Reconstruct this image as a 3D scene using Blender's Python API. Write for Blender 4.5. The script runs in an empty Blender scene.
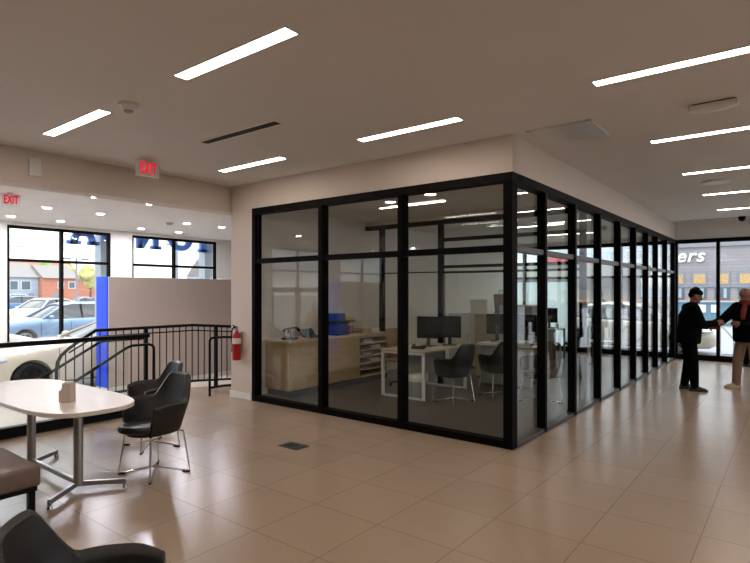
import bpy, bmesh, math, random
from mathutils import Vector, Matrix, noise
random.seed(7)
S = bpy.context.scene
C = S.collection
PI = math.pi
R = math.radians

# ------------------------------------------------------------------ materials
def lin(h):
    h = h.lstrip('#')
    o = []
    for i in (0, 2, 4):
        c = int(h[i:i+2], 16) / 255
        o.append(c / 12.92 if c <= .04045 else ((c + .055) / 1.055) ** 2.4)
    return (*o, 1)

def nodes(name):
    m = bpy.data.materials.new(name)
    m.use_nodes = True
    t = m.node_tree
    t.nodes.clear()
    return m, t, t.nodes.new('ShaderNodeOutputMaterial')

def mat(name, col, rough=.5, metal=0, var=.06, scale=6, spec=.5, bump=0, bscale=60, coat=0):
    """plain surface with slight procedural variation"""
    m, t, out = nodes(name)
    b = t.nodes.new('ShaderNodeBsdfPrincipled')
    b.inputs['Roughness'].default_value = rough
    b.inputs['Metallic'].default_value = metal
    b.inputs['Specular IOR Level'].default_value = spec
    b.inputs['Coat Weight'].default_value = coat
    tc = t.nodes.new('ShaderNodeTexCoord')
    nz = t.nodes.new('ShaderNodeTexNoise')
    nz.inputs['Scale'].default_value = scale
    nz.inputs['Detail'].default_value = 3
    t.links.new(tc.outputs['Object'], nz.inputs['Vector'])
    rp = t.nodes.new('ShaderNodeValToRGB')
    c = lin(col) if isinstance(col, str) else col
    rp.color_ramp.elements[0].color = (*[x * (1 - var) for x in c[:3]], 1)
    rp.color_ramp.elements[1].color = (*[min(1, x * (1 + var)) for x in c[:3]], 1)
    rp.color_ramp.elements[0].position = .3
    rp.color_ramp.elements[1].position = .7
    t.links.new(nz.outputs['Fac'], rp.inputs['Fac'])
    t.links.new(rp.outputs['Color'], b.inputs['Base Color'])
    if bump:
        n2 = t.nodes.new('ShaderNodeTexNoise')
        n2.inputs['Scale'].default_value = bscale
        t.links.new(tc.outputs['Object'], n2.inputs['Vector'])
        bp = t.nodes.new('ShaderNodeBump')
        bp.inputs['Strength'].default_value = bump
        bp.inputs['Distance'].default_value = .002
        t.links.new(n2.outputs['Fac'], bp.inputs['Height'])
        t.links.new(bp.outputs['Normal'], b.inputs['Normal'])
    t.links.new(b.outputs[0], out.inputs['Surface'])
    return m

def emit(name, col, strength):
    m, t, out = nodes(name)
    e = t.nodes.new('ShaderNodeEmission')
    e.inputs['Color'].default_value = lin(col)
    e.inputs['Strength'].default_value = strength
    t.links.new(e.outputs[0], out.inputs['Surface'])
    return m

def glass(name, tint=(.97, .98, .97), f0=.045, rough=0.0):
    """thin architectural pane: clear transmission plus Fresnel mirror reflection"""
    m, t, out = nodes(name)
    g = t.nodes.new('ShaderNodeNewGeometry')
    d = t.nodes.new('ShaderNodeVectorMath'); d.operation = 'DOT_PRODUCT'
    t.links.new(g.outputs['Normal'], d.inputs[0]); t.links.new(g.outputs['Incoming'], d.inputs[1])
    def mth(op, a, bval):
        n = t.nodes.new('ShaderNodeMath'); n.operation = op
        if isinstance(a, (int, float)): n.inputs[0].default_value = a
        else: t.links.new(a, n.inputs[0])
        if bval is not None:
            if isinstance(bval, (int, float)): n.inputs[1].default_value = bval
            else: t.links.new(bval, n.inputs[1])
        n.use_clamp = True
        return n.outputs[0]
    n0 = t.nodes.new('ShaderNodeMath'); n0.operation = 'ABSOLUTE'
    t.links.new(d.outputs['Value'], n0.inputs[0])
    k = mth('POWER', mth('SUBTRACT', 1.0, n0.outputs[0]), 5.0)
    fr = mth('ADD', mth('MULTIPLY', k, 1 - f0), f0)
    tr = t.nodes.new('ShaderNodeBsdfTransparent'); tr.inputs[0].default_value = (*tint, 1)
    gl = t.nodes.new('ShaderNodeBsdfGlossy'); gl.inputs['Roughness'].default_value = rough
    gl.inputs['Color'].default_value = (1, 1, 1, 1)
    mx = t.nodes.new('ShaderNodeMixShader')
    t.links.new(fr, mx.inputs[0]); t.links.new(tr.outputs[0], mx.inputs[1]); t.links.new(gl.outputs[0], mx.inputs[2])
    t.links.new(mx.outputs[0], out.inputs['Surface'])
    return m

def grid_mat(name, col, mortar, w, h, msize, off=(0, 0), rough=.3, offset=0, var=.05, bump=.15, stretch=(1, 1), spec=.5, axes='XY', coat=0):
    """rectangular tiles / boards / bricks laid by a brick texture"""
    m, t, out = nodes(name)
    b = t.nodes.new('ShaderNodeBsdfPrincipled')
    b.inputs['Specular IOR Level'].default_value = spec
    b.inputs['Coat Weight'].default_value = coat
    tc = t.nodes.new('ShaderNodeTexCoord')
    sp = t.nodes.new('ShaderNodeSeparateXYZ'); t.links.new(tc.outputs['Object'], sp.inputs[0])
    cb = t.nodes.new('ShaderNodeCombineXYZ')
    for i, a in enumerate(axes):
        ad = t.nodes.new('ShaderNodeMath'); ad.operation = 'ADD'
        t.links.new(sp.outputs['XYZ'.index(a)], ad.inputs[0]); ad.inputs[1].default_value = -off[i] + 60 * (w if i == 0 else h)
        t.links.new(ad.outputs[0], cb.inputs[i])
    br = t.nodes.new('ShaderNodeTexBrick')
    br.offset = offset; br.squash = 1
    br.inputs['Scale'].default_value = 1
    br.inputs['Brick Width'].default_value = w
    br.inputs['Row Height'].default_value = h
    br.inputs['Mortar Size'].default_value = msize
    br.inputs['Mortar Smooth'].default_value = .1
    br.inputs['Bias'].default_value = 0
    c = lin(col)
    br.inputs['Color1'].default_value = (*[x * (1 - var) for x in c[:3]], 1)
    br.inputs['Color2'].default_value = (*[min(1, x * (1 + var)) for x in c[:3]], 1)
    br.inputs['Mortar'].default_value = lin(mortar)
    t.links.new(cb.outputs[0], br.inputs['Vector'])
    nz = t.nodes.new('ShaderNodeTexNoise'); nz.inputs['Scale'].default_value = 1.3; nz.inputs['Detail'].default_value = 2
    mp = t.nodes.new('ShaderNodeMapping'); mp.inputs['Scale'].default_value = (stretch[0], stretch[1], 1)
    t.links.new(tc.outputs['Object'], mp.inputs[0]); t.links.new(mp.outputs[0], nz.inputs['Vector'])
    mr = t.nodes.new('ShaderNodeMapRange'); mr.inputs['To Min'].default_value = .965; mr.inputs['To Max'].default_value = 1.03
    t.links.new(nz.outputs['Fac'], mr.inputs[0])
    mu = t.nodes.new('ShaderNodeMix'); mu.data_type = 'RGBA'; mu.blend_type = 'MULTIPLY'; mu.inputs[0].default_value = 1
    t.links.new(br.outputs['Color'], mu.inputs[6]); t.links.new(mr.outputs[0], mu.inputs[7])
    t.links.new(mu.outputs[2], b.inputs['Base Color'])
    m2 = t.nodes.new('ShaderNodeMapRange'); m2.inputs['To Min'].default_value = rough * .93; m2.inputs['To Max'].default_value = rough * 1.08
    t.links.new(nz.outputs['Fac'], m2.inputs[0]); t.links.new(m2.outputs[0], b.inputs['Roughness'])
    if bump:
        inv = t.nodes.new('ShaderNodeMath'); inv.operation = 'SUBTRACT'; inv.inputs[0].default_value = 1
        t.links.new(br.outputs['Fac'], inv.inputs[1])
        bp = t.nodes.new('ShaderNodeBump'); bp.inputs['Strength'].default_value = bump; bp.inputs['Distance'].default_value = .003
        t.links.new(inv.outputs[0], bp.inputs['Height']); t.links.new(bp.outputs['Normal'], b.inputs['Normal'])
    t.links.new(b.outputs[0], out.inputs['Surface'])
    return m

def wood(name, c1, c2, rough=.4, axis=1):
    m, t, out = nodes(name)
    b = t.nodes.new('ShaderNodeBsdfPrincipled'); b.inputs['Roughness'].default_value = rough
    tc = t.nodes.new('ShaderNodeTexCoord'); mp = t.nodes.new('ShaderNodeMapping')
    s = [14, 14, 14]; s[axis] = .9
    mp.inputs['Scale'].default_value = s
    nz = t.nodes.new('ShaderNodeTexNoise'); nz.inputs['Scale'].default_value = 2; nz.inputs['Detail'].default_value = 5
    nz.inputs['Distortion'].default_value = .6
    rp = t.nodes.new('ShaderNodeValToRGB')
    rp.color_ramp.elements[0].color = lin(c1); rp.color_ramp.elements[1].color = lin(c2)
    rp.color_ramp.elements[0].position = .3; rp.color_ramp.elements[1].position = .7
    t.links.new(tc.outputs['Object'], mp.inputs[0]); t.links.new(mp.outputs[0], nz.inputs['Vector'])
    t.links.new(nz.outputs['Fac'], rp.inputs['Fac']); t.links.new(rp.outputs['Color'], b.inputs['Base Color'])
    t.links.new(b.outputs[0], out.inputs['Surface'])
    return m

M = {}
M['tile'] = grid_mat('floor_tile', '#9a8673', '#836f5d', .61, .6, .0042, off=(-.51, 4.24), rough=.242, var=.03, bump=.2, stretch=(.8, 2.4), spec=.52)
M['tile_low'] = grid_mat('showroom_tile', '#bdb4aa', '#8d857c', .61, .61, .003, rough=.25, var=.03)
M['dark_floor'] = grid_mat('office_floor', '#4b453f', '#3a3530', .5, .5, .0015, rough=.3, var=.07, stretch=(1, 5), spec=.45)
M['paint'] = mat('wall_paint', '#cdc1b6', .7, var=.015, scale=2, bump=.06, bscale=180)
M['paint_white'] = mat('white_wall_paint', '#dcdad6', .65, var=.015, scale=2)
M['ceil'] = mat('ceiling_paint', '#d4cfca', .85, var=.012, scale=1.2, bump=.05, bscale=150)
M['ceil_white'] = grid_mat('ceiling_tile', '#e2deda', '#cfcac5', 1.2, .6, .006, rough=.8, var=.01, bump=.05)
M['black'] = mat('black_frame', '#0b0908', .6, var=.1, spec=.1)
M['mull'] = mat('black_mullion', '#050404', .6, var=.08, spec=.06)
M['silver_edge'] = mat('grey_aluminium', '#8a8784', .4, .6, var=.04)
M['rail_grey'] = mat('dark_grey_aluminium', '#55524f', .35, .5, var=.04)
M['rail'] = mat('black_rail_paint', '#060606', .5, var=.1, spec=.12)
M['chrome'] = mat('chrome', '#cfcfd0', .14, 1, var=.02)
M['steel'] = mat('table_steel', '#9b9896', .36, .8, var=.05)
M['leather'] = mat('black_leather', '#151414', .42, var=.12, scale=9, bump=.35, bscale=220)
M['leather_brown'] = mat('brown_leather', '#66534a', .45, var=.08, scale=8, bump=.3, bscale=200)
M['top_white'] = wood('pale_tabletop', '#cfc5bc', '#d8cfc7', .3, 0)
M['oak'] = wood('pale_oak', '#a98e68', '#b99f78', .4, 1)
M['oak_top'] = wood('pale_oak_top', '#c0a98c', '#cfbca2', .35, 1)
M['white'] = mat('white_lacquer', '#dedcd8', .4, var=.015)
M['white_matte'] = mat('white_plastic', '#d8d4cf', .55, var=.02)
M['grey_panel'] = mat('grey_panel', '#8e8f8b', .5, var=.03)
M['grey_dark'] = mat('dark_grey_plastic', '#2c2c2d', .5, var=.05)
M['screen'] = mat('screen_black', '#030304', .5, var=.05, spec=.08)
M['panel_beige'] = mat('display_panel', '#b5a89e', .6, var=.012, scale=1)
M['blue'] = mat('bright_blue_laminate', '#0346e4', .4, var=.03, scale=3)
M['blue_dark'] = mat('blue_plastic', '#0d2f74', .45, var=.05)
M['red'] = mat('red_enamel', '#a3101a', .3, var=.04)
M['paper'] = mat('paper', '#dcd8cf', .8, var=.03)
M['manila'] = mat('manila_folder', '#b6a172', .8, var=.06)
M['beige_fabric'] = mat('tan_upholstery', '#8d7258', .7, var=.06, bump=.2)
M['screen_fabric'] = mat('beige_screen_fabric', '#b9ab93', .8, var=.04)
M['glass'] = glass('clear_glass')
M['glass_in'] = glass('office_glass', (.97, .985, .975), .026)
M['glass_green'] = glass('guard_glass', (.96, .985, .975), .04)
def film_mat():
    m, t, out = nodes('white_window_film')
    d = t.nodes.new('ShaderNodeBsdfDiffuse'); d.inputs[0].default_value = (.8, .84, .84, 1)
    r_ = t.nodes.new('ShaderNodeBsdfTranslucent'); r_.inputs[0].default_value = (.86, .92, .92, 1)
    x = t.nodes.new('ShaderNodeMixShader'); x.inputs[0].default_value = .85
    t.links.new(d.outputs[0], x.inputs[1]); t.links.new(r_.outputs[0], x.inputs[2]); t.links.new(x.outputs[0], out.inputs['Surface'])
    return m
M['film'] = film_mat()
M['lamp'] = emit('lamp_diffuser', '#fff0e2', 28)
M['lamp_white'] = emit('downlight_lens', '#f8f7ff', 760)
M['lamp_office'] = emit('office_lamp_diffuser', '#ffeedd', 15)
M['exit_red'] = emit('exit_letters', '#e8102a', 1.0)
M['alu_dark'] = mat('dark_recess', '#050505', .7)
M['asphalt'] = mat('asphalt', '#8f8f91', .9, var=.12, scale=3)
M['concrete'] = mat('concrete', '#a3a09b', .85, var=.06, scale=2)
M['grass'] = mat('lawn_grass', '#6f9a4c', .95, var=.25, scale=12)
M['sid_grey'] = grid_mat('grey_siding', '#a9b6c4', '#8f9daa', 30, .25, .02, rough=.8, axes='YZ', bump=0)
M['sid_lilac'] = grid_mat('lilac_siding', '#9b9598', '#8a8487', 60, .3, .02, rough=.8, axes='XZ', bump=0)
M['brick'] = grid_mat('orange_brick', '#c07258', '#b29784', .42, .16, .012, rough=.85, offset=.5, axes='YZ', bump=0, var=.12)
M['roof'] = mat('roof_shingle', '#8f8884', .9, var=.08)
M['roof_red'] = mat('russet_roof', '#a5715c', .9, var=.08)
M['win_dark'] = mat('dark_window', '#5c6872', .2, var=.05)
M['win_orange'] = mat('amber_blind', '#c4a272', .7, var=.25, scale=9)
M['trim_grey'] = mat('grey_trim', '#8b8d95', .7, var=.03)
M['teal'] = mat('teal_paint', '#607f90', .6, var=.05)
M['car_white'] = mat('white_car_paint', '#cfc5b3', .22, var=.01, coat=.6)
M['car_grey'] = mat('blue_grey_car_paint', '#7d92ab', .3, .3, var=.02, coat=.5)
M['car_blue'] = mat('blue_car_paint', '#3c6ea6', .3, .2, var=.02, coat=.5)
M['car_red'] = mat('red_car_paint', '#a33436', .3, .1, var=.02, coat=.5)
M['car_glass'] = mat('car_glass', '#20262b', .08, var=.03, spec=.8)
M['tyre'] = mat('tyre_rubber', '#111112', .8, var=.1)
M['rim_black'] = mat('black_rim', '#1b1b1d', .3, .6, var=.05)
M['rim_silver'] = mat('silver_rim', '#9a9a9c', .3, .8, var=.05)
M['light_lens'] = mat('headlight_lens', '#b9c3cc', .1, var=.1, spec=.8)
M['tail'] = mat('tail_lens', '#8d1418', .2, var=.05)
M['foliage'] = mat('leaf_green', '#8aa04e', .9, var=.3, scale=4)
M['foliage_y'] = mat('leaf_yellow_green', '#bdb878', .9, var=.3, scale=4)
M['bark'] = mat('bark', '#6e5c4a', .9, var=.2)
M['letter_blue'] = mat('blue_sign_letter', '#5088ea', .4, var=.03)
M['letter_white'] = mat('white_sign_letter', '#f2f2f0', .5, var=.01)
M['red_fascia'] = mat('red_fascia', '#c8474a', .5, var=.05)
M['skin'] = mat('skin', '#7c503f', .55, var=.06, scale=20)
M['cloth_black'] = mat('black_cloth', '#040405', .95, var=.15, scale=14, bump=.3, spec=.1)
M['cloth_navy'] = mat('navy_cloth', '#050509', .95, var=.15, scale=14, bump=.3, spec=.1)
M['cloth_khaki'] = mat('khaki_cloth', '#84705a', .85, var=.07, scale=12, bump=.3)
M['cloth_red'] = mat('red_knit', '#6e1c1a', .9, var=.15, scale=30, bump=.4)
M['cloth_tan'] = mat('tan_cloth', '#a48d6a', .85, var=.07, scale=12)
M['cloth_jean'] = mat('blue_denim', '#41608a', .85, var=.1, scale=20)
M['shoe_black'] = mat('black_shoe', '#0d0d0e', .5, var=.1)
M['shoe_tan'] = mat('pale_shoe', '#b5a48c', .7, var=.08)
M['hair_grey'] = mat('grey_hair', '#8f8a84', .8, var=.2, scale=40)
M['hair_brown'] = mat('brown_hair', '#3c2a20', .8, var=.2, scale=40)

# ------------------------------------------------------------------ mesh builder
class MB:
    def __init__(s): s.bm = bmesh.new()
    def _xf(s, vs, c, rot):
        if rot is not None: bmesh.ops.transform(s.bm, matrix=rot, verts=vs)
        bmesh.ops.translate(s.bm, vec=Vector(c), verts=vs)
    def box(s, lo, hi, bev=0, seg=2):
        lo, hi = Vector(lo), Vector(hi)
        g = bmesh.ops.create_cube(s.bm, size=1)
        vs = g['verts']
        d = hi - lo
        bmesh.ops.scale(s.bm, vec=(abs(d.x), abs(d.y), abs(d.z)), verts=vs)
        bmesh.ops.translate(s.bm, vec=(lo + hi) / 2, verts=vs)
        if bev:
            es = list({e for v in vs for e in v.link_edges})
            bmesh.ops.bevel(s.bm, geom=es, offset=bev, segments=seg, affect='EDGES', profile=.5)
        return s
    def bar(s, a, b, w, h=None, bev=0):
        """square bar between two points"""
        a, b = Vector(a), Vector(b)
        h = h or w
        d = b - a
        L = d.length
        g = bmesh.ops.create_cube(s.bm, size=1)
        vs = g['verts']
        bmesh.ops.scale(s.bm, vec=(w, h, L), verts=vs)
        z = d.normalized()
        up = Vector((0, 0, 1)) if abs(z.z) < .99 else Vector((0, 1, 0))
        x = up.cross(z).normalized()
        y = z.cross(x)
        mt = Matrix((x, y, z)).transposed().to_4x4()
        mt.translation = (a + b) / 2
        bmesh.ops.transform(s.bm, matrix=mt, verts=vs)
        if bev:
            es = list({e for v in vs for e in v.link_edges})
            bmesh.ops.bevel(s.bm, geom=es, offset=bev, segments=2, affect='EDGES')
        return s
    def cyl(s, a, b, r0, r1=None, n=16):
        a, b = Vector(a), Vector(b)
        r1 = r0 if r1 is None else r1
        d = b - a
        g = bmesh.ops.create_cone(s.bm, cap_ends=True, segments=n, radius1=r0, radius2=r1, depth=max(d.length, 1e-5))
        q = Vector((0, 0, 1)).rotation_difference(d.normalized()).to_matrix().to_4x4()
        q.translation = (a + b) / 2
        bmesh.ops.transform(s.bm, matrix=q, verts=g['verts'])
        return s
    def ball(s, c, r, n=14):
        g = bmesh.ops.create_uvsphere(s.bm, u_segments=n, v_segments=max(6, n // 2 + 2), radius=1)
        r = (r, r, r) if isinstance(r, (int, float)) else r
        bmesh.ops.scale(s.bm, vec=r, verts=g['verts'])
        bmesh.ops.translate(s.bm, vec=Vector(c), verts=g['verts'])
        return s
    def ellips(s, c, r, mt, n=14):
        g = bmesh.ops.create_uvsphere(s.bm, u_segments=n, v_segments=n // 2 + 2, radius=1)
        bmesh.ops.scale(s.bm, vec=r, verts=g['verts'])
        bmesh.ops.transform(s.bm, matrix=mt.to_4x4(), verts=g['verts'])
        bmesh.ops.translate(s.bm, vec=Vector(c), verts=g['verts'])
        return s
    def tube(s, pts, r, n=10, closed=False):
        pts = [Vector(p) for p in pts]
        N = len(pts)
        rs = r if isinstance(r, (list, tuple)) else [r] * N
        rings = []
        prev = None
        for i, p in enumerate(pts):
            if closed: t = (pts[(i + 1) % N] - pts[i - 1])
            elif i == 0: t = pts[1] - pts[0]
            elif i == N - 1: t = pts[-1] - pts[-2]
            else: t = (pts[i + 1] - p).normalized() + (p - pts[i - 1]).normalized()
            t = t.normalized()
            if prev is None:
                up = Vector((0, 0, 1)) if abs(t.z) < .9 else Vector((1, 0, 0))
                x = up.cross(t).normalized()
            else:
                x = (prev - t * prev.dot(t))
                x = x.normalized() if x.length > 1e-6 else Vector((1, 0, 0))
            prev = x
            y = t.cross(x)
            k = 1.0
            if 0 < i < N - 1 and not closed:
                cs = (pts[i + 1] - p).normalized().dot((p - pts[i - 1]).normalized())
                k = 1 / max(.6, math.sqrt(max(.05, (1 + cs) / 2)))
            rings.append([s.bm.verts.new(p + (x * math.cos(a) + y * math.sin(a)) * rs[i] * (k if k < 1.3 else 1.3)) for a in [2 * PI * j / n for j in range(n)]])
        m = N if closed else N - 1
        for i in range(m):
            A, B = rings[i], rings[(i + 1) % N]
            for j in range(n):
                s.bm.faces.new((A[j], A[(j + 1) % n], B[(j + 1) % n], B[j]))
        if not closed:
            s.bm.faces.new(rings[0][::-1]); s.bm.faces.new(rings[-1])
        return s
    def loft(s, secs, cap=True, closed=True):
        rings = [[s.bm.verts.new(Vector(p)) for p in sec] for sec in secs]
        n = len(rings[0])
        for A, B in zip(rings, rings[1:]):
            for j in range(n if closed else n - 1):
                s.bm.faces.new((A[j], A[(j + 1) % n], B[(j + 1) % n], B[j]))
        if cap:
            s.bm.faces.new(rings[0][::-1]); s.bm.faces.new(rings[-1])
        return s
    def lathe(s, prof, c=(0, 0, 0), n=24):
        c = Vector(c)
        secs = [[c + Vector((max(r, 1e-4) * math.cos(2 * PI * j / n), max(r, 1e-4) * math.sin(2 * PI * j / n), z)) for j in range(n)] for r, z in prof]
        return s.loft(secs)
    def prism(s, poly, mt, depth):
        """extrude a 2-D polygon (local xy) by depth along local z, placed by matrix"""
        v0 = [s.bm.verts.new(mt @ Vector((x, y, 0))) for x, y in poly]
        v1 = [s.bm.verts.new(mt @ Vector((x, y, depth))) for x, y in poly]
        n = len(poly)
        s.bm.faces.new(v0[::-1]); s.bm.faces.new(v1)
        for i in range(n):
            s.bm.faces.new((v0[i], v0[(i + 1) % n], v1[(i + 1) % n], v1[i]))
        return s
    def mesh(s, name, smooth=False, org=None):
        bmesh.ops.recalc_face_normals(s.bm, faces=s.bm.faces)
        if org is not None: bmesh.ops.translate(s.bm, vec=-Vector(org), verts=s.bm.verts)
        me = bpy.data.meshes.new(name)
        s.bm.to_mesh(me); s.bm.free()
        if smooth:
            for p in me.polygons: p.use_smooth = True
            me.set_sharp_from_angle(angle=R(40))
        return me
    def build(s, name, m, parent=None, smooth=False, world=False):
        """one mesh object. world=True: the coordinates are world ones, made relative to the (unrotated) parents"""
        org = None
        if world and parent is not None:
            org = Vector((0, 0, 0)); q = parent
            while q is not None: org += q.location; q = q.parent
        me = s.mesh(name, smooth, org)
        me.materials.append(m)
        o = bpy.data.objects.new(name, me)
        C.objects.link(o)
        if parent is not None: o.parent = parent
        return o

def tag(o, label=None, cat=None, group=None, kind=None):
    if label: o['label'] = label
    if cat: o['category'] = cat
    if group: o['group'] = group
    if kind: o['kind'] = kind
    return o
def thing(name, label, cat, loc=(0, 0, 0), rz=0, group=None):
    o = bpy.data.objects.new(name, None); C.objects.link(o)
    o.empty_display_size = .1
    o.location = loc; o.rotation_euler = (0, 0, rz)
    return tag(o, label, cat, group)
def struct(name, mb, m):
    return tag(mb.build(name, m), kind='structure')
def copy_tree(o, parent=None):
    c = o.copy(); C.objects.link(c)
    if parent is not None: c.parent = parent
    for ch in list(o.children): copy_tree(ch, c)
    return c
def again(o, label, loc, rz=None):
    c = copy_tree(o); c.location = loc
    if rz is not None: c.rotation_euler = (0, 0, rz)
    if label: c['label'] = label
    return c
def text_mesh(txt, size, depth, shear=0, bold=0.0):
    cu = bpy.data.curves.new('t', 'FONT'); cu.body = txt; cu.size = size; cu.extrude = depth; cu.shear = shear
    cu.align_x = 'CENTER'; cu.align_y = 'CENTER'; cu.offset = bold
    o = bpy.data.objects.new('t', cu); C.objects.link(o)
    me = bpy.data.meshes.new_from_object(o.evaluated_get(bpy.context.evaluated_depsgraph_get()))
    bpy.data.objects.remove(o); bpy.data.curves.remove(cu)
    return me

# ------------------------------------------------------------------ key dimensions (metres)
LOW = -.48            # showroom floor below
CEIL = 3.28
HEAD = 2.89           # head of all glazing
GX, GY = -2.33, 5.32  # corner of the glass office
FY = 15.0             # far facade
WX = -14.5            # street window wall
EDGE = -7.05          # edge of upper floor

# ------------------------------------------------------------------ room shell
f = MB(); f.box((EDGE, -6, -.6), (6, GY - .02, 0)); f.box((GX + .02, GY - .02, -.6), (6, FY + .1, 0)); f.box((EDGE, GY - .02, -.6), (-6.45, GY + .02, 0))
f.box((-6.9, GY - .02, -.6), (GX + .02, GY + .0, 0))
floor = struct('floor', f, M['tile'])
f = MB(); f.box((-7, GY, -.6), (GX + .02, FY + .1, -.002)); struct('floor_office', f, M['dark_floor'])
f = MB(); f.box((-14.7, -12, LOW - .2), (EDGE, 13, LOW)); struct('floor_showroom', f, M['tile_low'])
# landing, steps and ramp between the two levels
f = MB(); f.box((-8.2, 3.78, LOW), (EDGE - .001, 5.4, 0)); struct('floor_landing', f, M['tile'])
f = MB()
for k in (1, 2): f.box((-8.2, 3.78 - .3 * k, LOW), (EDGE - .001, 3.78 - .3 * (k - 1), -.16 * k))
struct('floor_steps', f, M['tile'])
f = MB(); mt = Matrix(((0, 0, 1, -8.2), (1, 0, 0, 0), (0, 1, 0, 0), (0, 0, 0, 1)))
f.prism([(5.4, 0), (11.2, LOW), (5.4, LOW)], mt, 1.1); struct('floor_ramp', f, M['tile'])

f = MB(); f.box((EDGE - .05, -6, CEIL), (6, FY + .2, CEIL + .2)); struct('ceiling', f, M['ceil'])
f = MB(); f.box((-14.7, -12, CEIL), (EDGE - .05, 13.2, CEIL + .2)); struct('ceiling_showroom', f, M['ceil_white'])
f = MB(); f.box((-6.74, GY + .1, 3.0), (GX - .1, FY, 3.05)); struct('ceiling_office', f, M['ceil'])
# header beam between hall and showroom; pier; solid wall behind the pier
f = MB(); f.box((-7.3, -6, 2.88), (-7.0, GY + .3, CEIL)); struct('trim_beam', f, M['paint'])
f = MB(); f.box((-6.98, GY, 0), (-6.48, GY + .14, CEIL)); f.box((-6.98, GY + .14, LOW), (-6.74, FY, CEIL)); struct('wall_office_left', f, M['paint'])
f = MB(); f.box((-6.99, GY - .012, 0), (-6.5, GY - .0005, .1)); struct('baseboard_pier', f, M['paint_white'])
f = MB(); f.box((-7.0, GY - .012, 0), (-6.985, GY + .14, .1)); struct('baseboard_pier_return', f, M['paint_white'])
# soffit above the office glazing
f = MB(); f.box((-6.48, GY, HEAD), (GX, GY + .14, CEIL)); struct('wall_soffit_front', f, M['paint'])
f = MB(); f.box((GX - .14, GY, HEAD), (GX, FY, CEIL)); struct('wall_soffit_side', f, M['paint'])
f = MB(); f.box((-7.0, FY, HEAD), (6, FY + .3, CEIL + .2)); struct('wall_far_header', f, M['paint_white'])
f = MB(); f.box((-14.7, 13, LOW), (-6.98, 13.2, CEIL)); struct('wall_showroom_far', f, M['paint_white'])
f = MB(); f.box((-14.7, -12.2, LOW), (EDGE, -12, CEIL + .2)); struct('wall_showroom_near', f, M['paint_white'])
f = MB(); f.box((6, -6, -.6), (6.2, 3.0, CEIL + .2)); f.box((6, 3.0, HEAD), (6.2, FY + .3, CEIL + .2)); f.box((6, 3.0, -.6), (6.2, FY + .3, .1)); struct('wall_right', f, M['paint'])
r = thing('window_8', None, None, (6.1, 9, .1)); r['kind'] = 'structure'  # unseen right-wall glazing, added to let daylight onto the walkway side
fr = MB()
for z in (.14, HEAD - .04): fr.box((6.05, 3.0, z - .04), (6.15, FY + .2, z + .04))
for k in range(9): fr.box((6.05, 3.03 + k * 1.5 - .03, .1), (6.15, 3.03 + k * 1.5 + .03, HEAD))
fr.build('window_frame', M['black'], r, world=True)
g = MB(); g.box((6.095, 3.0, .1), (6.105, FY + .2, HEAD)); g.build('pane', M['glass'], r, world=True)
f = MB(); f.box((EDGE, -6.2, -.6), (6.2, -6, CEIL + .2)); struct('wall_back', f, mat('back_wall_paint', '#3a3633', .7))
f = MB(); f.box((EDGE - .1, -12, LOW), (EDGE, -6, CEIL + .2)); struct('wall_back_return', f, M['paint'])

# street wall of the showroom: piers, head and sill around the openings
WIN = [(-8.6, -5.6), (-4.7, -2.0), (-1.2, 1.2), (1.75, 4.0), (4.72, 7.14), (7.73, 10.5)]
HT = 3.2
f = MB()
ys = [-12.0] + [y for w in WIN for y in w] + [13.0]
for a, b in zip(ys[0::2], ys[1::2]): f.box((WX - .25, a, LOW), (WX, b, HT))
f.box((WX - .25, -12, HT), (WX, 13, CEIL)); f.box((WX - .25, -12, LOW - .3), (WX, 13, LOW + .05))
struct('wall_street', f, M['paint_white'])
for i, (a, b) in enumerate(WIN):
    door = i == 1
    r = thing('door_1' if door else f'window_{i + 1}', None, None, (WX, (a + b) / 2, LOW + .05)); r['kind'] = 'structure'
    x0, x1 = WX - .13, WX - .03
    mid = (a + b) / 2 if i != 4 else 5.93
    if i == 5: mid = 9.04
    fr = MB()
    z0, z1 = LOW + .05, HT
    for y in (a + .03, b - .03): fr.box((x0, y - .03, z0), (x1, y + .03, z1))
    for z, h in ((z0 + .04, .04), (2.38, .035), (z1 - .035, .035)): fr.box((x0, a, z - h), (x1, b, z + h))
    fr.box((x0, mid - .035, z0), (x1, mid + .035, z1))
    fr.build('window_frame', M['black'], r, world=True)
    for p, q in ((a + .05, mid - .03), (mid + .03, b - .05)):
        for lo, hi in ((z0 + .08, 2.35), (2.41, z1 - .07)):
            g = MB(); g.box((WX - .085, p, lo), (WX - .075, q, hi)); g.build('pane', M['glass'], r, world=True)
    if door:
        fr = MB()
        for p, q in ((a + .06, mid - .035), (mid + .035, b - .06)):
            for y in (p + .05, q - .05): fr.box((x0 + .02, y - .05, z0 + .08), (x1 - .02, y + .05, 1.75))
            for z in (z0 + .2, 1.7): fr.box((x0 + .02, p, z - .1), (x1 - .02, q, z + .08))
        fr.build('door_leaf', M['silver_edge'], r, world=True)
        h = MB(); h.tube([(WX + .03, mid - .12, .3), (WX + .03, mid - .12, .8)], .012); h.tube([(WX + .03, mid + .12, .3), (WX + .03, mid + .12, .8)], .012)
        h.build('door_handle', M['chrome'], r, world=True)

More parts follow.
